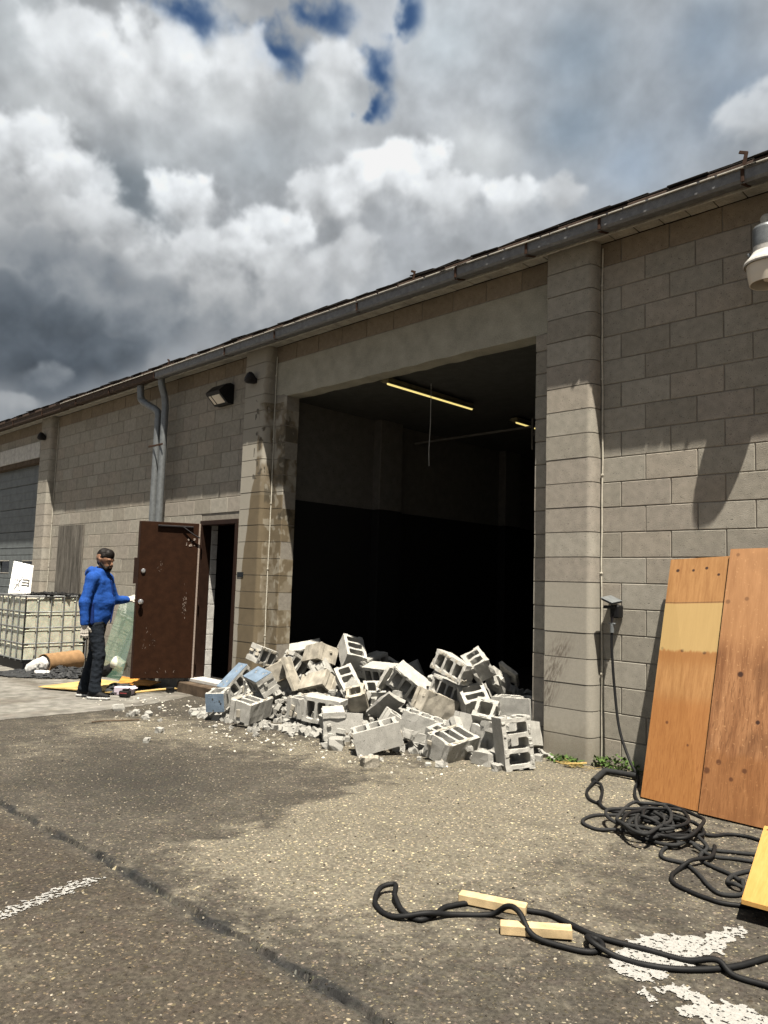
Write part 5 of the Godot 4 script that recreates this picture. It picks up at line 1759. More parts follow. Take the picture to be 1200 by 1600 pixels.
func build_hoses() -> void:
	var r := 0.0105
	var t := thing("hose_coil", "tangled coil of black rubber hose beneath the leaning plywood", "hose")
	# run down from the tap
	var st := st_new()
	add_tube(st, spline([Vector3(-2.885, 1.04, 0.087), Vector3(-2.883, 0.90, 0.092), Vector3(-2.85, 0.60, 0.11), Vector3(-2.79, 0.32, 0.15), Vector3(-2.68, 0.12, 0.21), Vector3(-2.56, 0.03, 0.32), Vector3(-2.479, r, 0.53), Vector3(-2.376, r, 0.741), Vector3(-2.262, r, 0.886), Vector3(-2.183, r, 0.897), Vector3(-2.05, 0.03, 0.98), Vector3(-1.95, 0.04, 1.12)], 0.02), 0.0105, 9)
	put("feed_hose", st.commit(), mats["hose_rubber"], t)
	st = st_new()
	add_tube(st, spline([Vector3(-2.583, 0.035, 0.289), Vector3(-2.70, 0.03, 0.285), Vector3(-2.81, 0.028, 0.30), Vector3(-2.82, 0.026, 0.34), Vector3(-2.743, 0.024, 0.624)], 0.02), 0.021, 10)
	put("lance", st.commit(), mats["hose_dusty"], t)
	var tw := Vector3(0.0, 0.0, 0.0)
	for path in [
		[[-2.732, 0.63, 0.01], [-2.665, 0.852], [-2.559, 1.021], [-2.462, 1.072], [-2.488, 0.993, 0.012], [-2.577, 0.807, 0.01], [-2.67, 0.667, 0.012], [-2.728, 0.646, 0.012]],
		[[-2.462, 1.072, 0.012], [-2.375, 1.153], [-2.262, 1.145], [-2.184, 1.028], [-2.05, 0.99, 0.02], [-1.9, 1.05, 0.03]],
		[[-1.90, 1.10, 0.02], [-2.05, 1.08, 0.02], [-2.238, 1.192], [-2.341, 1.314], [-2.352, 1.447], [-2.306, 1.53], [-2.205, 1.565], [-2.106, 1.511, 0.01], [-1.95, 1.5, 0.02]],
		[[-1.80, 1.22, 0.02], [-1.718, 1.16], [-1.667, 1.059], [-1.595, 1.016], [-1.499, 1.026], [-1.35, 1.05]],
		[[-1.75, 1.42, 0.02], [-1.636, 1.396], [-1.525, 1.34], [-1.404, 1.272], [-1.25, 1.22]],
		[[-1.70, 1.46, 0.02], [-1.592, 1.489], [-1.49, 1.44], [-1.365, 1.397], [-1.2, 1.36]],
		[[-1.85, 1.36, 0.03], [-1.783, 1.454], [-1.808, 1.558], [-1.782, 1.674], [-1.735, 1.723], [-1.64, 1.714], [-1.544, 1.794], [-1.444, 1.914], [-1.373, 1.97], [-1.316, 1.932], [-1.304, 1.866], [-1.34, 1.782, 0.02], [-1.363, 1.737], [-1.434, 1.683], [-1.524, 1.646], [-1.598, 1.599], [-1.641, 1.51], [-1.638, 1.434, 0.02], [-1.72, 1.34, 0.03]],
		[[-1.62, 1.38, 0.02], [-1.586, 1.482, 0.015], [-1.576, 1.573, 0.015], [-1.609, 1.711, 0.025], [-1.629, 1.815], [-1.613, 1.934], [-1.558, 2.017], [-1.469, 2.053], [-1.391, 2.069], [-1.322, 2.068], [-1.22, 2.01], [-1.10, 1.95]],
		[[-1.304, 1.83], [-1.343, 1.856, 0.02], [-1.397, 1.805], [-1.415, 1.737], [-1.406, 1.636], [-1.352, 1.528], [-1.22, 1.5]],
	]:
		st = st_new()
		add_tube(st, spline(flat_path(path, r), 0.014), r, 9, true, 0.07)
		put("hose_loop", st.commit(), mats["hose_rubber"] if path.size() % 2 == 0 else mats["hose_dusty"], t)
	# the tangle itself: uneven turns piled on one another
	var rr := RandomNumberGenerator.new()
	rr.seed = 17
	var e1 := Vector2(0.42, 0.91)
	var e2 := Vector2(0.80, -0.60)
	for k in 9:
		var pts := []
		var cx := -1.98 + rr.randfn() * 0.055
		var cz := 1.28 + rr.randfn() * 0.04
		var ra := rr.randf_range(0.14, 0.34)
		var rb := rr.randf_range(0.09, 0.22)
		var h0 := 0.007 * k
		for i in 18:
			var a := TAU * i / 14.0 + k * 1.7
			var q := e1 * cos(a) * ra * (1.0 + 0.24 * sin(a * 3.0 + k)) + e2 * sin(a) * rb * (1.0 + 0.16 * sin(a * 2.0 + k * 2.0))
			pts.append(Vector3(cx + q.x, r + h0 + 0.010 * sin(a * 2.0 + k) + 0.010, cz + q.y))
		st = st_new()
		add_tube(st, spline(pts, 0.014), r, 9, true, 0.07)
		put("hose_loop", st.commit(), mats["hose_dusty"] if k % 2 == 0 else mats["hose_rubber"], t)
	st = st_new()
	var knot := []
	for i in 15:
		var a := TAU * i / 12.0
		knot.append(Vector3(-1.975 + 0.055 * cos(a), 0.055 + 0.028 * sin(a * 1.0) + 0.004 * i, 1.36 + 0.045 * sin(a)))
	add_tube(st, spline(knot, 0.012), r, 9, true, 0.07)
	put("hose_knot", st.commit(), mats["hose_dusty"], t)
	# ribbed hose across the foreground
	var f := thing("ribbed_hose", "black ribbed hose with a looped end lying across the foreground tarmac", "hose")
	var rf := 0.0118
	st = st_new()
	add_tube(st, spline(flat_path([[-2.309, 3.127, 0.02], [-2.204, 3.186], [-2.104, 3.192], [-2.099, 3.092], [-2.108, 3.003], [-2.03, 2.83], [-1.93, 2.78], [-1.869, 2.79], [-1.779, 2.756], [-1.666, 2.771], [-1.538, 2.783], [-1.35, 2.739], [-1.22, 2.709], [-1.122, 2.675, 0.024], [-1.056, 2.691], [-0.948, 2.674], [-0.845, 2.658], [-0.6, 2.62], [-0.2, 2.6]], rf), 0.0055), rf, 10, true, 0.16)
	put("hose_run", st.commit(), mats["hose_rubber"], f)
	st = st_new()
	add_tube(st, spline(flat_path([[-2.309, 3.127, 0.02], [-2.37, 3.06, 0.028], [-2.40, 3.12, 0.02], [-2.33, 3.22], [-2.199, 3.253], [-2.091, 3.165, 0.022], [-2.05, 3.06], [-1.943, 2.935], [-1.86, 2.93, 0.055], [-1.79, 2.95, 0.058], [-1.702, 2.985, 0.01], [-1.585, 2.959], [-1.494, 2.917], [-1.483, 2.846], [-1.524, 2.809], [-1.548, 2.842, 0.012], [-1.498, 2.895, 0.026], [-1.405, 2.876], [-1.298, 2.851], [-1.2, 2.786], [-1.117, 2.688], [-1.066, 2.595], [-1.016, 2.458], [-0.951, 2.275], [-0.8, 1.9]], rf), 0.0055), rf, 10, true, 0.16)
	put("hose_run", st.commit(), mats["hose_rubber"], f)
	# offcuts of softwood on the hose
	for k in 2:
		var a: Vector3 = [Vector3(-2.12, 0, 2.915), Vector3(-1.832, 0, 3.02)][k]
		var b: Vector3 = [Vector3(-1.855, 0, 2.80), Vector3(-1.606, 0, 2.86)][k]
		var d := (b - a)
		var o := thing("wood_offcut", ["short pale lumber offcut on the hose, farther from the camera", "short pale lumber offcut on the hose, nearer and to the right"][k], "offcut", (a + b) * 0.5 + Vector3(0, 0.024 + height(a.x, a.z), 0), 0.0, "lumber offcuts on the hose")
		o.rotation.y = atan2(-d.z, d.x)
		o.rotation.z = [-0.02, 0.03][k]
		put("stick", box(Vector3(d.length(), 0.038, 0.055), 0.003), mats["lumber"], o)

# ---------------------------------------------------------------- clutter by the far doors
func cloth(q: Array, n: int, amp: float, seed_: int, f := 6.0) -> Mesh:
	var nz := noise(seed_, f, 3)
	var nr := noise(seed_ + 3, f * 2.5, 2)
	var pts := []
	for j in n + 1:
		var row := []
		for i in n + 1:
			var u := float(i) / n
			var v := float(j) / n
			var a: Vector3 = q[0].lerp(q[1], u)
			var b: Vector3 = q[3].lerp(q[2], u)
			var p := a.lerp(b, v)
			var h := absf(nz.get_noise_2d(p.x, p.z + p.y)) * amp * 2.0 + nr.get_noise_2d(p.x, p.z) * amp * 0.4
			var edge := minf(minf(u, 1.0 - u), minf(v, 1.0 - v))
			p += Vector3(nr.get_noise_2d(p.z, 3.0) * 0.08, h * (0.35 + 0.65 * smooth(0.0, 0.2, edge)), nr.get_noise_2d(p.x, 8.0) * 0.08)
			row.append(p)
		pts.append(row)
	var st := st_new()
	for j in n:
		for i in n:
			quad(st, pts[j][i], pts[j][i + 1], pts[j + 1][i + 1], pts[j + 1][i], Vector3.UP)
	return st.commit()

func build_yard_clutter() -> void:
	var g := -0.138
	# caged liquid tank
	var t := thing("caged_tank", "white plastic tank in a steel cage beside the overhead door", "tank", Vector3(-12.80, g, 0.545))
	var W := 1.22
	var D := 0.99
	for k in 3:
		put("pallet_runner", box(Vector3(W, 0.13, 0.10), 0.01), mats["black_plastic"], t, Vector3(0, 0.065, (k - 1) * 0.42))
	put("pallet_deck", box(Vector3(W, 0.02, D), 0.004), mats["black_plastic"], t, Vector3(0, 0.14, 0))
	var st := st_new()
	add_box(st, Vector3(0, 0.64, 0), Vector3(W - 0.05, 0.96, D - 0.05), 0.07)
	# pillow panels bulging between the bars
	for i in 5:
		for j in 4:
			add_box(st, Vector3(W * 0.5 - 0.032, 0.27 + j * 0.245, -0.39 + i * 0.195), Vector3(0.03, 0.215, 0.165), 0.014)
			add_box(st, Vector3(-0.46 + i * 0.23, 0.27 + j * 0.245, D * 0.5 - 0.032), Vector3(0.20, 0.215, 0.03), 0.014)
	put("tank_body", st.commit(), mats["tank_plastic"], t)
	put("tank_rim", box(Vector3(W - 0.10, 0.05, D - 0.10), 0.02), mats["white_sheet"], t, Vector3(0, 1.125, 0))
	put("filler_cap", lathe([Vector2(0.0, 0.0), Vector2(0.12, 0.0), Vector2(0.12, 0.03), Vector2(0.0, 0.035)], 20), mats["black_plastic"], t, Vector3(-0.2, 1.145, 0.1))
	for j in 5:
		var y := 0.17 + j * 0.244
		var p := [Vector3(-W * 0.5, y, -D * 0.5), Vector3(W * 0.5, y, -D * 0.5), Vector3(W * 0.5, y, D * 0.5), Vector3(-W * 0.5, y, D * 0.5), Vector3(-W * 0.5, y, -D * 0.5)]
		put("cage_bar", tube(p, 0.010 if j < 4 else 0.015, 6), mats["cage_steel"], t)
	for i in 6:
		put("cage_bar", tube([Vector3(W * 0.5, 0.14, -D * 0.5 + D * i / 5.0), Vector3(W * 0.5, 1.15, -D * 0.5 + D * i / 5.0)], 0.011, 6), mats["cage_steel"], t)
		put("cage_bar", tube([Vector3(-W * 0.5 + W * i / 5.0, 0.14, D * 0.5), Vector3(-W * 0.5 + W * i / 5.0, 1.15, D * 0.5)], 0.011, 6), mats["cage_steel"], t)
	t = thing("tarp", "crumpled black tarpaulin lying on top of the caged tank", "tarpaulin", Vector3.ZERO)
	put("sheet", cloth([Vector3(-13.3, 1.025, 0.1), Vector3(-12.2, 1.03, 0.02), Vector3(-12.17, 1.03, 0.75), Vector3(-13.2, 1.025, 0.9)], 22, 0.035, 501), mats["tarp_black"], t)
	# printed white sack
	t = thing("white_sack", "white plastic sack with bold black print standing on the caged tank", "sack")
	var img := sack_print()
	var sm := plain("sack_plastic", Color.WHITE, 0.4, 0.0, 0.5)
	sm.albedo_texture = tex(img)
	var c4 := [Vector3(-12.92, 1.555, 1.00), Vector3(-12.88, 1.492, 0.70), Vector3(-12.72, 1.035, 0.78), Vector3(-12.76, 1.035, 1.11)]
	st = st_new()
	var nn := 12
	for side in 2:
		var rows := []
		for j in nn + 1:
			var row := []
			for i in nn + 1:
				var u := float(i) / nn
				var v := float(j) / nn
				var p: Vector3 = c4[0].lerp(c4[1], u).lerp(c4[3].lerp(c4[2], u), v)
				var bul := sin(PI * u) * sin(PI * minf(v * 0.85 + 0.12, 1.0))
				p.x += (0.055 if side == 0 else -0.05) * bul + 0.008 * sin(u * 9.0 + v * 6.0) * bul
				row.append(p)
			rows.append(row)
		for j in nn:
			for i in nn:
				quad(st, rows[j][i], rows[j][i + 1], rows[j + 1][i + 1], rows[j + 1][i], Vector3.RIGHT if side == 0 else Vector3.LEFT, Rect2(float(i) / nn, float(j) / nn, 1.0 / nn, 1.0 / nn))
	put("bag", st.commit(), sm, t)
	# cardboard tube with faint print
	t = thing("cardboard_tube", "wide brown cardboard tube lying open end towards the yard", "tube", Vector3(-11.80, g + 0.155, 0.62))
	var dir := Vector3(-0.28, 0.02, -0.75).normalized()
	var bt := Basis(dir.cross(Vector3.UP).normalized(), dir, dir.cross(Vector3.UP).normalized().cross(dir))
	st = st_new()
	add_lathe(st, [Vector2(0.138, -0.30), Vector2(0.150, -0.30), Vector2(0.150, 0.36), Vector2(0.138, 0.36), Vector2(0.138, -0.30)], Vector3.ZERO, bt, 30)
	put("wall", st.commit(), mats["cardboard"], t)
	st = st_new()
	for i in 9:
		var a := 0.2 + (i % 3) * 0.33
		for k in 3:
			var p := Vector3(cos(a + k * 0.06 - 1.9) * 0.1515, -0.16 + (i / 3) * 0.17 + 0.03 * k, sin(a + k * 0.06 - 1.9) * 0.1515)
			add_box(st, bt * p, Vector3(0.006, 0.05, 0.022), 0.001, bt * Basis(Vector3.UP, -(a + k * 0.06 - 1.9)))
	put("print_mark", st.commit(), mats["cardboard_print"], t)
	# sheeting on the ground
	t = thing("plastic_sheet", "crumpled white plastic sheeting bunched in front of the cardboard tube", "sheeting")
	st = st_new()
	var bag := blob_mesh([[Vector3(-11.92, g + 0.06, 0.98), Vector3(-11.75, g + 0.15, 0.86), 0.10, 0.12], [Vector3(-11.62, g + 0.03, 1.02), Vector3(-11.5, g + 0.02, 0.86), 0.05, 0.05]], 0.03, 0.05, 0.022, 18.0)
	put("sheet", bag, mats["white_sheet"], t)
	t = thing("tarp", "grey tarpaulin spread on the ground in front of the caged tank", "tarpaulin")
	put("sheet", cloth([Vector3(-12.4, g + 0.02, 0.75), Vector3(-11.0, g + 0.02, 0.55), Vector3(-11.2, g + 0.01, 1.16), Vector3(-12.0, g + 0.01, 1.75)], 24, 0.03, 511, 4.0), mats["tarp"], t)
	t = thing("tarp", "folded dark tarpaulin humped beside the cardboard tube", "tarpaulin")
	put("sheet", cloth([Vector3(-11.65, g + 0.10, 0.72), Vector3(-10.95, g + 0.12, 0.42), Vector3(-10.85, g + 0.01, 0.72), Vector3(-11.22, g + 0.01, 1.13)], 22, 0.06, 512, 5.0), mats["tarp"], t)
	t = thing("black_bag", "small black crumpled bag on the ground behind the man's legs", "bag")
	put("bag", blob_mesh([[Vector3(-10.98, g + 0.07, 0.30), Vector3(-10.82, g + 0.12, 0.22), 0.08, 0.09]], 0.03, 0.04, 0.025, 16.0), mats["tarp_black"], t)
	# pane of glass against the wall
	t = thing("glass_pane", "greenish glass pane leaning on the wall behind the open steel door", "glass")
	board("pane", t, [Vector3(-11.02, 1.06, 0.05), Vector3(-10.38, 1.06, 0.05), Vector3(-10.42, g, 0.30), Vector3(-11.20, g, 0.30)], 0.006, mats["pane_glass"])
	t = thing("plastic_cup", "pale plastic cup lying behind the leaning glass pane", "cup", Vector3(-10.62, g + 0.11, 0.16), 0.4)
	put("cup", lathe([Vector2(0.07, 0.0), Vector2(0.10, 0.18), Vector2(0.093, 0.18), Vector2(0.062, 0.008), Vector2(0.0, 0.008)], 20), mats["tank_plastic"], t, Vector3(0, 0.06, 0), Basis(Vector3.BACK, 1.25))
	# boards on the ground by the man
	t = thing("board", "pale yellow board lying flat on the ground under the man's feet", "board")
	board("sheet", t, [Vector3(-10.45, g + 0.030, 0.62), Vector3(-9.55, g + 0.036, 0.42), Vector3(-9.22, g + 0.028, 1.06), Vector3(-10.20, g + 0.024, 1.55)], 0.012, mats["yellow_board"])
	t = thing("board", "orange board lying on the ground at the foot of the open steel door", "board")
	board("sheet", t, [Vector3(-10.45, g + 0.045, 0.27), Vector3(-9.60, g + 0.052, 0.12), Vector3(-9.36, g + 0.050, 0.42), Vector3(-9.80, g + 0.046, 0.66)], 0.010, mats["orange_board"])
	t = thing("wood_strip", "thin yellow wooden strip on the ground under the steel door", "strip")
	put("strip", tube([Vector3(-9.12, g + 0.02, 0.90), Vector3(-9.10, g + 0.035, 0.42), Vector3(-9.05, g + 0.04, 0.20)], 0.016, 6), mats["yellow_board"], t)
	t = thing("paper_box", "small pale lilac box on the ground before the man's shoes", "box", Vector3(-9.14, g + 0.055, 0.90), 0.5)
	put("carton", box(Vector3(0.22, 0.10, 0.13), 0.008), plain("lilac_card", lin(0.42, 0.36, 0.42), 0.7), t)
	put("flap", box(Vector3(0.06, 0.006, 0.13), 0.001), mats["lilac_card"], t, Vector3(0.13, 0.045, 0), Basis(Vector3.BACK, -0.5))
	t = thing("tool_battery", "dark red and black tool battery beside the pale lilac box", "battery", Vector3(-8.96, g + 0.045, 0.98), 0.6)
	put("case", box(Vector3(0.13, 0.075, 0.09), 0.012), mats["black_plastic"], t)
	put("stripe", box(Vector3(0.10, 0.018, 0.092), 0.004), plain("dull_red", lin(0.16, 0.02, 0.02), 0.6), t, Vector3(0, 0.01, 0))
	put("terminal", box(Vector3(0.07, 0.025, 0.06), 0.006), mats["black_plastic"], t, Vector3(0.01, 0.048, 0))
	t = thing("rubber_scrap", "grey folded scrap of rubber just behind the man's front shoe", "scrap")
	put("scrap", cloth([Vector3(-9.35, g + 0.14, 0.92), Vector3(-9.13, g + 0.10, 0.75), Vector3(-9.10, g + 0.02, 0.92), Vector3(-9.28, g + 0.02, 1.12)], 10, 0.02, 521), mats["tarp"], t)
	t = thing("twig", "thin dark bent twig lying on the tarmac left of the pile", "twig")
	put("stick", tube(spline([Vector3(-7.45, height(-7.45, 2.1) + 0.014, 2.10), Vector3(-7.40, height(-7.4, 2.0) + 0.02, 1.98), Vector3(-7.34, height(-7.34, 1.85) + 0.016, 1.85), Vector3(-7.27, height(-7.27, 1.68) + 0.014, 1.68)], 0.03), 0.008, 6), mats["threshold_wood"], t)
	t = thing("pipe_wedge", "tiny black stone on the ground under the hinge of the steel door", "stone", Vector3(-9.02, g + 0.03, 0.32))
	put("stone", chunk(930, Vector3(0.09, 0.07, 0.08), 0.2), mats["tarp_black"], t)
	# weeds at the foot of the wall
	var r := RandomNumberGenerator.new()
	r.seed = 64
	for k in 2:
		var c: Vector3 = [Vector3(-3.22, 0, 0.20), Vector3(-2.84, 0, 0.10)][k]
		t = thing("weed", ["low green weed at the foot of the doorway's right pilaster", "bushy green weed behind the hose at the foot of the wall"][k], "weed", c)
		st = st_new()
		for i in [110, 190][k]:
			var a := r.randf() * TAU
			var rad: float = [0.16, 0.20][k] * sqrt(r.randf())
			var p := Vector3(cos(a) * rad, r.randf() * [0.055, 0.12][k] * (1.0 - rad * 2.5), sin(a) * rad * 0.45)
			var s := r.randf_range(0.010, 0.022)
			var b := Basis.from_euler(Vector3(r.randf_range(-0.9, 0.9), r.randf() * TAU, r.randf_range(-0.5, 0.5)))
			tri(st, p + b * Vector3(-s * 0.6, 0, 0), p + b * Vector3(0, 0.003, s * 1.5), p + b * Vector3(s * 0.6, 0, 0), b * Vector3.UP)
			tri(st, p + b * Vector3(-s * 0.6, 0, 0), p + b * Vector3(0, 0.003, -s * 1.1), p + b * Vector3(s * 0.6, 0, 0), b * Vector3.UP)
		put("leaves", st.commit(), mats["leaf"], t)
		st = st_new()
		for i in 14:
			var a := r.randf() * TAU
			add_tube(st, [Vector3(0.02 * cos(a), -0.005, 0.02 * sin(a)), Vector3(0.10 * cos(a), 0.05, 0.05 * sin(a))], 0.0018, 4, false)
		put("stems", st.commit(), mats["leaf"], t)
	t = thing("straw", "dry yellow straw lying by the weed at the right pilaster", "straw", Vector3(-3.10, 0.006, 0.30))
	st = st_new()
	for i in 34:
		var a := r.randf_range(-0.7, 0.7) + (PI if r.randf() < 0.5 else 0.0)
		var p := Vector3(r.randfn() * 0.06, r.randf() * 0.02, r.randfn() * 0.035)
		var L := r.randf_range(0.04, 0.13)
		add_tube(st, [p, p + Vector3(cos(a) * L, r.randf() * 0.03, sin(a) * L * 0.6)], 0.0016, 4, false)
	put("stalks", st.commit(), mats["straw"], t)
	put("strip", box(Vector3(0.17, 0.006, 0.018), 0.001), mats["yellow_board"], t, Vector3(0.02, 0.028, -0.01), Basis(Vector3.UP, 0.5) * Basis(Vector3.BACK, 0.1))

func sack_print() -> Image:
	var w := 160
	var h := 240
	var img := Image.create(w, h, false, Image.FORMAT_RGB8)
	img.fill(Color(0.88, 0.88, 0.87))
	var ink := Color(0.05, 0.05, 0.06)
	var grey := Color(0.55, 0.55, 0.56)
	for i in 3:       # lines of small grey type under the top seam
		for x in range(26 + i * 6, 134 - i * 14, 5):
			img.fill_rect(Rect2i(x, 34 + i * 20, 3, 7 - (x % 2) * 2), grey)
	img.fill_rect(Rect2i(12, 12, 136, 2), grey)
	# three heavy curved bars and slanting block marks
	for k in 3:
		for s in 60:
			var t := s / 60.0
			var x := 78.0 + t * 56.0
			var y := 128.0 + k * 22.0 + (10.0 * pow(maxf(0.0, t - 0.72) / 0.28, 2.0))
			img.fill_rect(Rect2i(int(x), int(y), 4, 9), ink)
	for y in range(128, 190):
		img.fill_rect(Rect2i(132, y, 7, 1), ink)
	for s in 80:
		img.fill_rect(Rect2i(int(34 + s * 0.55), int(205 - s * 1.25), 5, 4), ink)
	for k in 6:
		img.fill_rect(Rect2i(24 + (k % 3) * 15, 128 + (k / 3) * 30 + k * 3, 9, 16), ink)
		img.fill_rect(Rect2i(27 + (k % 3) * 15, 133 + (k / 3) * 30 + k * 3, 3, 6), Color(0.88, 0.88, 0.87))
	for k in 5:
		img.fill_rect(Rect2i(20 + k * 13, 206 + k * 2, 8, 3 + k), ink)
	return img

# ---------------------------------------------------------------- smooth bodies
# bones: [a, b, radius at a, radius at b]; the surface of their smooth union as surface nets
func blob_mesh(bones: Array, cell: float, k: float, fold := 0.0, fold_f := 10.0, planes := []) -> Mesh:
	var lo := Vector3.ONE * 1e9
	var hi := -lo
	for b in bones:
		var m: float = maxf(b[2], b[3]) + fold + cell * 2.0
		lo = lo.min(b[0] - Vector3.ONE * m).min(b[1] - Vector3.ONE * m)
		hi = hi.max(b[0] + Vector3.ONE * m).max(b[1] + Vector3.ONE * m)
	var nx := int(ceil((hi.x - lo.x) / cell)) + 2
	var ny := int(ceil((hi.y - lo.y) / cell)) + 2
	var nz := int(ceil((hi.z - lo.z) / cell)) + 2
	var f := PackedFloat32Array()
	f.resize(nx * ny * nz)
	f.fill(1.0)
	for b in bones:
		var a: Vector3 = b[0]
		var ab: Vector3 = b[1] - a
		var l2 := maxf(ab.length_squared(), 1e-9)
		var m: float = maxf(b[2], b[3]) + k + fold + cell * 2.0
		var p0: Vector3 = (a.min(b[1]) - Vector3.ONE * m - lo) / cell
		var p1: Vector3 = (a.max(b[1]) + Vector3.ONE * m - lo) / cell
		for z in range(maxi(0, int(p0.z)), mini(nz, int(p1.z) + 2)):
			for y in range(maxi(0, int(p0.y)), mini(ny, int(p1.y) + 2)):
				for x in range(maxi(0, int(p0.x)), mini(nx, int(p1.x) + 2)):
					var p := lo + Vector3(x, y, z) * cell
					var t := clampf((p - a).dot(ab) / l2, 0.0, 1.0)
					var d := p.distance_to(a + ab * t) - lerpf(b[2], b[3], t)
					var i := (z * ny + y) * nx + x
					var o := f[i]
					var h := maxf(k - absf(o - d), 0.0) / k
					f[i] = minf(o, d) - h * h * k * 0.25
	if fold > 0.0 or planes.size() > 0:
		var nf := noise(3, fold_f, 3)
		for z in nz:
			for y in ny:
				for x in nx:
					var i := (z * ny + y) * nx + x
					if f[i] > 0.2:
						continue
					var p := lo + Vector3(x, y, z) * cell
					if fold > 0.0:
						f[i] += fold * nf.get_noise_3d(p.x, p.y * 1.5, p.z)
					for pl in planes:
						f[i] = maxf(f[i], (p - pl[0]).dot(pl[1]))
	var vid := PackedInt32Array()
	vid.resize(nx * ny * nz)
	vid.fill(-1)
	var vs := PackedVector3Array()
	var ns := PackedVector3Array()
	var off := [0, 1, nx, nx + 1, nx * ny, nx * ny + 1, nx * ny + nx, nx * ny + nx + 1]
	var edges := [[0, 1], [2, 3], [4, 5], [6, 7], [0, 2], [1, 3], [4, 6], [5, 7], [0, 4], [1, 5], [2, 6], [3, 7]]
	for z in nz - 1:
		for y in ny - 1:
			for x in nx - 1:
				var i := (z * ny + y) * nx + x
				var s := f[i] < 0.0
				var mixed := false
				for q in range(1, 8):
					if (f[i + off[q]] < 0.0) != s:
						mixed = true
						break
				if not mixed:
					continue
				var sum := Vector3.ZERO
				var cnt := 0
				for e in edges:
					var d0 := f[i + off[e[0]]]
					var d1 := f[i + off[e[1]]]
					if (d0 < 0.0) == (d1 < 0.0):
						continue
					var t := d0 / (d0 - d1)
					var c0 := Vector3(e[0] & 1, (e[0] >> 1) & 1, e[0] >> 2)
					var c1 := Vector3(e[1] & 1, (e[1] >> 1) & 1, e[1] >> 2)
					sum += c0.lerp(c1, t)
					cnt += 1
				vid[i] = vs.size()
				vs.append(lo + (Vector3(x, y, z) + sum / cnt) * cell)
				var gr := Vector3(f[i + 1] - f[i] + f[i + off[7]] - f[i + off[6]], f[i + nx] - f[i] + f[i + off[7]] - f[i + off[5]], f[i + nx * ny] - f[i] + f[i + off[7]] - f[i + off[3]])
				ns.append(gr.normalized())
	var idx := PackedInt32Array()
	var stp := [1, nx, nx * ny]
	for z in range(1, nz - 1):
		for y in range(1, ny - 1):
			for x in range(1, nx - 1):
				var i := (z * ny + y) * nx + x
				var s := f[i] < 0.0
				for ax in 3:
					if (f[i + stp[ax]] < 0.0) == s:
						continue
					var u: int = stp[(ax + 1) % 3]
					var v: int = stp[(ax + 2) % 3]
					var q := [vid[i], vid[i - u], vid[i - u - v], vid[i - v]]
					if q[0] < 0 or q[1] < 0 or q[2] < 0 or q[3] < 0:
						continue
					if s:
						idx.append_array([q[0], q[2], q[1], q[0], q[3], q[2]])
					else:
						idx.append_array([q[0], q[1], q[2], q[0], q[2], q[3]])
	var arr := []
	arr.resize(Mesh.ARRAY_MAX)
	arr[Mesh.ARRAY_VERTEX] = vs
	arr[Mesh.ARRAY_NORMAL] = ns
	arr[Mesh.ARRAY_INDEX] = idx
	var mesh := ArrayMesh.new()
	mesh.add_surface_from_arrays(Mesh.PRIMITIVE_TRIANGLES, arr)
	return mesh

# ---------------------------------------------------------------- the man at the door
func hand_bones(wrist: Vector3, dir: Vector3, back: Vector3, thumb_side: float, curl: float, grow := 0.0) -> Array:
	dir = dir.normalized()
	var side := dir.cross(back).normalized() * thumb_side
	var bk := side.cross(dir).normalized() * thumb_side
	var out := []
	for k in 4:
		var o := (k - 1.5) * 0.021
		out.append([wrist + side * o * 0.7, wrist + dir * 0.085 + side * o, 0.017 + grow, 0.013 + grow])
		var L: float = [0.074, 0.082, 0.076, 0.058][k]
		var p := wrist + dir * 0.088 + side * o * 1.12
		var d := dir
		for j in 3:
			var q: Vector3 = p + d * L * [0.45, 0.32, 0.26][j]
			out.append([p, q, 0.0098 - 0.0008 * j + grow, 0.0092 - 0.0009 * j + grow])
			p = q
			d = (d - bk * curl * (0.6 + 0.25 * j)).normalized()
	var tp := wrist + dir * 0.025 - side * 0.030
	var td := (dir * 0.8 - side * 0.75 - bk * 0.25).normalized()
	out.append([wrist + dir * 0.01, tp, 0.017 + grow, 0.015 + grow])
	out.append([tp, tp + td * 0.042, 0.014 + grow, 0.012 + grow])
	out.append([tp + td * 0.042, tp + td * 0.040 + (td + dir * 0.7 - bk * curl).normalized() * 0.034, 0.0115 + grow, 0.0095 + grow])
	return out

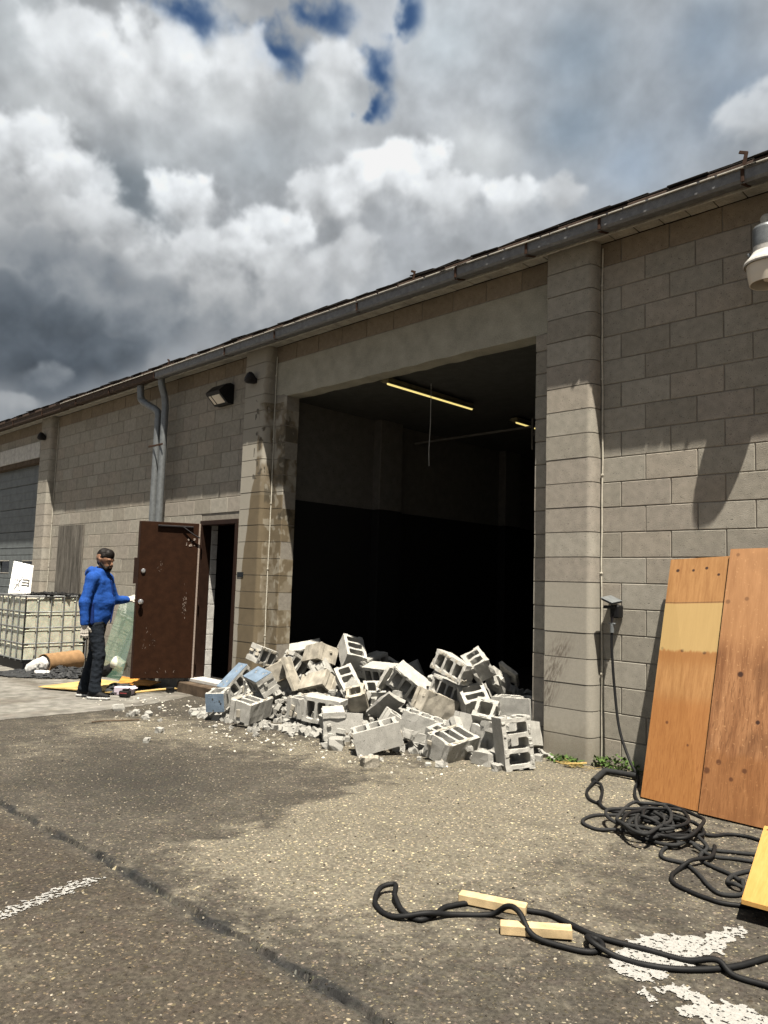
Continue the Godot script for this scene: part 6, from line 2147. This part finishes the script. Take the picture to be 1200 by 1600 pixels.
func build_person() -> void:
	var x := -9.15
	var z := 1.30
	var p := MeshInstance3D.new()
	p.name = "person"
	add_child(p)
	p.position = Vector3(x, -0.1375, z)
	p.rotation.y = deg_to_rad(47.0)
	p.scale = Vector3.ONE * 1.025
	tag(p, "man in a blue hoodie, dark jeans and white work gloves holding the steel door", "person")
	# joints: x forward, z to his right
	var hipR := Vector3(0.0, 0.93, 0.085)
	var hipL := Vector3(-0.02, 0.93, -0.085)
	var kneeR := Vector3(0.075, 0.51, 0.10)
	var kneeL := Vector3(-0.045, 0.50, -0.085)
	var ankR := Vector3(0.055, 0.09, 0.115)
	var ankL := Vector3(-0.135, 0.09, -0.075)
	var shR := Vector3(-0.035, 1.425, 0.185)
	var elR := Vector3(-0.085, 1.135, 0.265)
	var wrR := Vector3(-0.065, 0.895, 0.275)
	var shL := Vector3(0.02, 1.42, -0.185)
	var elL := Vector3(0.09, 1.16, -0.315)
	var wrL := Vector3(0.205, 1.165, -0.42)
	var head := Vector3(0.045, 1.645, 0.015)
	var face := Vector3(0.88, -0.25, 0.34).normalized()
	var hs := face.cross(Vector3.UP).normalized()
	var hu := hs.cross(face).normalized()
	# skin: one figure from ankles to skull
	var skin := [
		[Vector3(-0.01, 0.95, 0), Vector3(0.0, 1.36, 0), 0.10, 0.11], [shL, shR, 0.05, 0.05], [Vector3(0.0, 1.40, 0), Vector3(0.025, 1.575, 0.0), 0.062, 0.056],
		[hipR, kneeR, 0.07, 0.048], [kneeR, ankR, 0.046, 0.03], [hipL, kneeL, 0.07, 0.048], [kneeL, ankL, 0.046, 0.03], [ankR, ankR + Vector3(0.12, -0.05, 0), 0.03, 0.025], [ankL, ankL + Vector3(0.12, -0.05, 0), 0.03, 0.025],
		[shR, elR, 0.045, 0.036], [elR, wrR, 0.036, 0.027], [shL, elL, 0.045, 0.036], [elL, wrL, 0.036, 0.027],
		[head - face * 0.025 + hu * 0.035, head + hu * 0.03, 0.092, 0.086], [head + face * 0.045 - hu * 0.045, head + face * 0.02 + hu * 0.01, 0.056, 0.070],
		[head + face * 0.060 - hu * 0.085, head + face * 0.02 - hu * 0.05, 0.030, 0.05],
		[head + face * 0.092 + hu * 0.012, head + face * 0.112 - hu * 0.022, 0.010, 0.0165], [head + face * 0.098 - hu * 0.052 - hs * 0.014, head + face * 0.098 - hu * 0.052 + hs * 0.014, 0.010, 0.010],
		[head + face * 0.088 + hu * 0.030 - hs * 0.04, head + face * 0.088 + hu * 0.030 + hs * 0.04, 0.012, 0.012],
		[head - face * 0.012 + hs * 0.085 + hu * 0.012, head - face * 0.006 + hs * 0.084 - hu * 0.022, 0.016, 0.010], [head - face * 0.012 - hs * 0.085 + hu * 0.012, head - face * 0.006 - hs * 0.084 - hu * 0.022, 0.016, 0.010],
	]
	p.mesh = blob_mesh(skin, 0.0125, 0.022)
	p.material_override = mats["skin"]
	# hoodie with a hood, cuffs and hem
	var cloth_ := [
		[Vector3(-0.02, 0.93, 0.06), Vector3(-0.02, 1.15, 0.065), 0.125, 0.128], [Vector3(-0.02, 0.93, -0.06), Vector3(-0.02, 1.15, -0.065), 0.125, 0.128],
		[Vector3(0.045, 1.00, 0.0), Vector3(0.055, 1.14, 0.0), 0.115, 0.130], [Vector3(-0.02, 1.15, 0.07), Vector3(-0.01, 1.37, 0.085), 0.125, 0.105], [Vector3(-0.02, 1.15, -0.07), Vector3(0.0, 1.37, -0.085), 0.125, 0.105],
		[Vector3(0.05, 1.14, 0.0), Vector3(0.02, 1.36, 0.0), 0.125, 0.11],
		[shR, shL, 0.073, 0.073], [Vector3(-0.03, 1.44, 0.09), Vector3(0.03, 1.495, 0.0), 0.065, 0.070], [Vector3(0.0, 1.44, -0.09), Vector3(0.03, 1.495, 0.0), 0.065, 0.070],
		[shR, elR, 0.074, 0.058], [elR, wrR, 0.060, 0.047], [shL, elL, 0.072, 0.058], [elL, wrL, 0.058, 0.046],
		[Vector3(-0.085, 1.515, 0.075), Vector3(-0.125, 1.485, 0.0), 0.050, 0.058], [Vector3(-0.125, 1.485, 0.0), Vector3(-0.07, 1.515, -0.075), 0.058, 0.050], [Vector3(-0.085, 1.515, 0.075), Vector3(0.03, 1.505, 0.072), 0.045, 0.026], [Vector3(-0.07, 1.515, -0.075), Vector3(0.05, 1.505, -0.07), 0.045, 0.026],
	]
	var ar := (wrR - elR).normalized()
	var al := (wrL - elL).normalized()
	var hood := blob_mesh(cloth_, 0.0125, 0.035, 0.0065, 8.0, [[Vector3(0, 0.872, 0), Vector3.DOWN]])
	put("hoodie", hood, mats["blue_hoodie"], p)
	put("zip_band", blob_mesh([[Vector3(0.155, 0.90, 0.01), Vector3(0.183, 1.12, 0.012), 0.010, 0.010], [Vector3(0.183, 1.12, 0.012), Vector3(0.135, 1.40, 0.012), 0.010, 0.010]], 0.007, 0.01), mats["hoodie_dark"], p)
	put("side_panel", blob_mesh([[Vector3(-0.03, 1.36, 0.172), Vector3(-0.015, 1.12, 0.186), 0.026, 0.022], [Vector3(-0.015, 1.12, 0.186), Vector3(-0.01, 0.90, 0.176), 0.022, 0.026]], 0.009, 0.012), mats["hoodie_dark"], p)
	put("cuff", blob_mesh([[wrR - ar * 0.035, wrR - ar * 0.005, 0.043, 0.041]], 0.008, 0.01), mats["hoodie_dark"], p)
	put("cuff", blob_mesh([[wrL - al * 0.035, wrL - al * 0.005, 0.042, 0.040]], 0.008, 0.01), mats["hoodie_dark"], p)
	# jeans
	var legs := [
		[Vector3(-0.01, 0.90, 0.055), Vector3(-0.01, 0.99, 0.05), 0.108, 0.105], [Vector3(-0.02, 0.90, -0.055), Vector3(-0.02, 0.99, -0.05), 0.108, 0.105],
		[hipR + Vector3(0, -0.06, 0), kneeR, 0.098, 0.070], [kneeR, ankR + Vector3(-0.01, 0.02, 0), 0.070, 0.064], [hipL + Vector3(0, -0.06, 0), kneeL, 0.098, 0.070], [kneeL, ankL + Vector3(-0.01, 0.02, 0), 0.070, 0.064],
		[ankR + Vector3(0.015, 0.03, 0), ankR + Vector3(0.02, 0.0, 0), 0.060, 0.058], [ankL + Vector3(0.015, 0.03, 0), ankL + Vector3(0.02, 0.0, 0), 0.060, 0.058],
	]
	put("jeans", blob_mesh(legs, 0.0125, 0.02, 0.009, 13.0, [[Vector3(0, 0.055, 0), Vector3.DOWN]]), mats["navy_jeans"], p)
	# shoes
	for s in 2:
		var a: Vector3 = [ankR, ankL][s]
		var d := Vector3(0.97, 0, [0.22, 0.05][s]).normalized()
		var up := Vector3.UP
		put("shoe", blob_mesh([[a + Vector3(0, -0.035, 0) - d * 0.045, a + Vector3(0, -0.04, 0) + d * 0.06, 0.044, 0.042], [a + d * 0.06 + up * -0.045, a + d * 0.165 + up * -0.058, 0.042, 0.032], [a - d * 0.02, a - up * 0.03, 0.046, 0.046]], 0.009, 0.02, 0.0, 10.0, [[Vector3(0, 0.026, 0), Vector3.DOWN]]), mats["shoe_black"], p)
		put("sole", blob_mesh([[Vector3(a.x, 0.020, a.z) - d * 0.05, Vector3(a.x, 0.020, a.z) + d * 0.08, 0.046, 0.050], [Vector3(a.x, 0.020, a.z) + d * 0.08, Vector3(a.x, 0.020, a.z) + d * 0.165, 0.050, 0.038]], 0.008, 0.01, 0.0, 10.0, [[Vector3(0, 0.031, 0), Vector3.UP], [Vector3(0, 0.004, 0), Vector3.DOWN]]), mats["shoe_sole"], p)
		put("shoe_badge", box(Vector3(0.018, 0.018, 0.004), 0.001), mats["shoe_sole"], p, Vector3(a.x + 0.04, 0.062, a.z + 0.043))
	# gloves: white backs, dark dipped fingertips
	var hr := hand_bones(wrR + ar * 0.02, Vector3(0.05, -1.0, 0.02), Vector3(0.25, 0, 1.0), 1.0, 0.30)
	var hl := hand_bones(wrL + al * 0.02, Vector3(0.62, 0.25, -0.55), Vector3(0.35, 0.75, 0.5), -1.0, 0.40)
	for s in 2:
		var b: Array = [hr, hl][s]
		var w: Vector3 = [wrR, wrL][s]
		var d: Vector3 = [ar, al][s]
		var palm := []
		var tips := []
		for i in b.size():
			if i < 16 and i % 4 == 3:
				tips.append(b[i])
			else:
				palm.append(b[i])
		palm.append([w - d * 0.01, w + d * 0.03, 0.031, 0.029])
		put("glove", blob_mesh(palm, 0.0052, 0.010), mats["glove_white"], p)
		for tp in tips:
			put("glove_tip", blob_mesh([[tp[0], tp[1], tp[2] + 0.001, tp[3] + 0.001]], 0.0045, 0.006), mats["glove_palm"], p)
	# head details
	var hair := [[head - face * 0.030 + hu * 0.062, head + face * 0.020 + hu * 0.072, 0.086, 0.076], [head + face * 0.040 + hu * 0.094 - hs * 0.030, head + face * 0.040 + hu * 0.094 + hs * 0.030, 0.028, 0.028], [head - face * 0.03 + hu * 0.012 + hs * 0.066, head + face * 0.012 + hu * 0.055 + hs * 0.060, 0.028, 0.031], [head - face * 0.03 + hu * 0.012 - hs * 0.066, head + face * 0.012 + hu * 0.055 - hs * 0.060, 0.028, 0.031], [head - face * 0.052 + hu * 0.015, head - face * 0.045 + hu * 0.05, 0.066, 0.074], [head + face * 0.030 + hu * 0.110 - hs * 0.03, head + face * 0.030 + hu * 0.110 + hs * 0.03, 0.026, 0.026], [head - face * 0.055 - hu * 0.035, head - face * 0.05, 0.045, 0.060]]
	put("hair", blob_mesh(hair, 0.008, 0.015, 0.004, 60.0), mats["hair_black"], p)
	var beard := [[head + face * 0.072 - hu * 0.098, head + face * 0.060 - hu * 0.075, 0.034, 0.036], [head + face * 0.05 - hu * 0.075 + hs * 0.045, head + face * 0.0 - hu * 0.03 + hs * 0.074, 0.024, 0.014], [head + face * 0.05 - hu * 0.075 - hs * 0.045, head + face * 0.0 - hu * 0.03 - hs * 0.074, 0.024, 0.014], [head + face * 0.104 - hu * 0.042 - hs * 0.026, head + face * 0.104 - hu * 0.042 + hs * 0.026, 0.010, 0.010], [head + face * 0.07 - hu * 0.09 - hs * 0.03, head + face * 0.07 - hu * 0.09 + hs * 0.03, 0.028, 0.028], [head + face * 0.09 - hu * 0.06 + hs * 0.032, head + face * 0.07 - hu * 0.085 + hs * 0.036, 0.012, 0.016], [head + face * 0.09 - hu * 0.06 - hs * 0.032, head + face * 0.07 - hu * 0.085 - hs * 0.036, 0.012, 0.016]]
	put("beard", blob_mesh(beard, 0.006, 0.014, 0.003, 60.0), mats["hair_black"], p)
	for s in [-1.0, 1.0]:
		put("eyebrow", blob_mesh([[head + face * 0.098 + hu * 0.040 + hs * 0.014 * s, head + face * 0.082 + hu * 0.042 + hs * 0.044 * s, 0.0050, 0.004]], 0.004, 0.004), mats["hair_black"], p)
		put("eye", blob_mesh([[head + face * 0.088 + hu * 0.016 + hs * 0.026 * s, head + face * 0.084 + hu * 0.016 + hs * 0.036 * s, 0.0085, 0.0075]], 0.004, 0.004), mats["dark_fitting"], p)
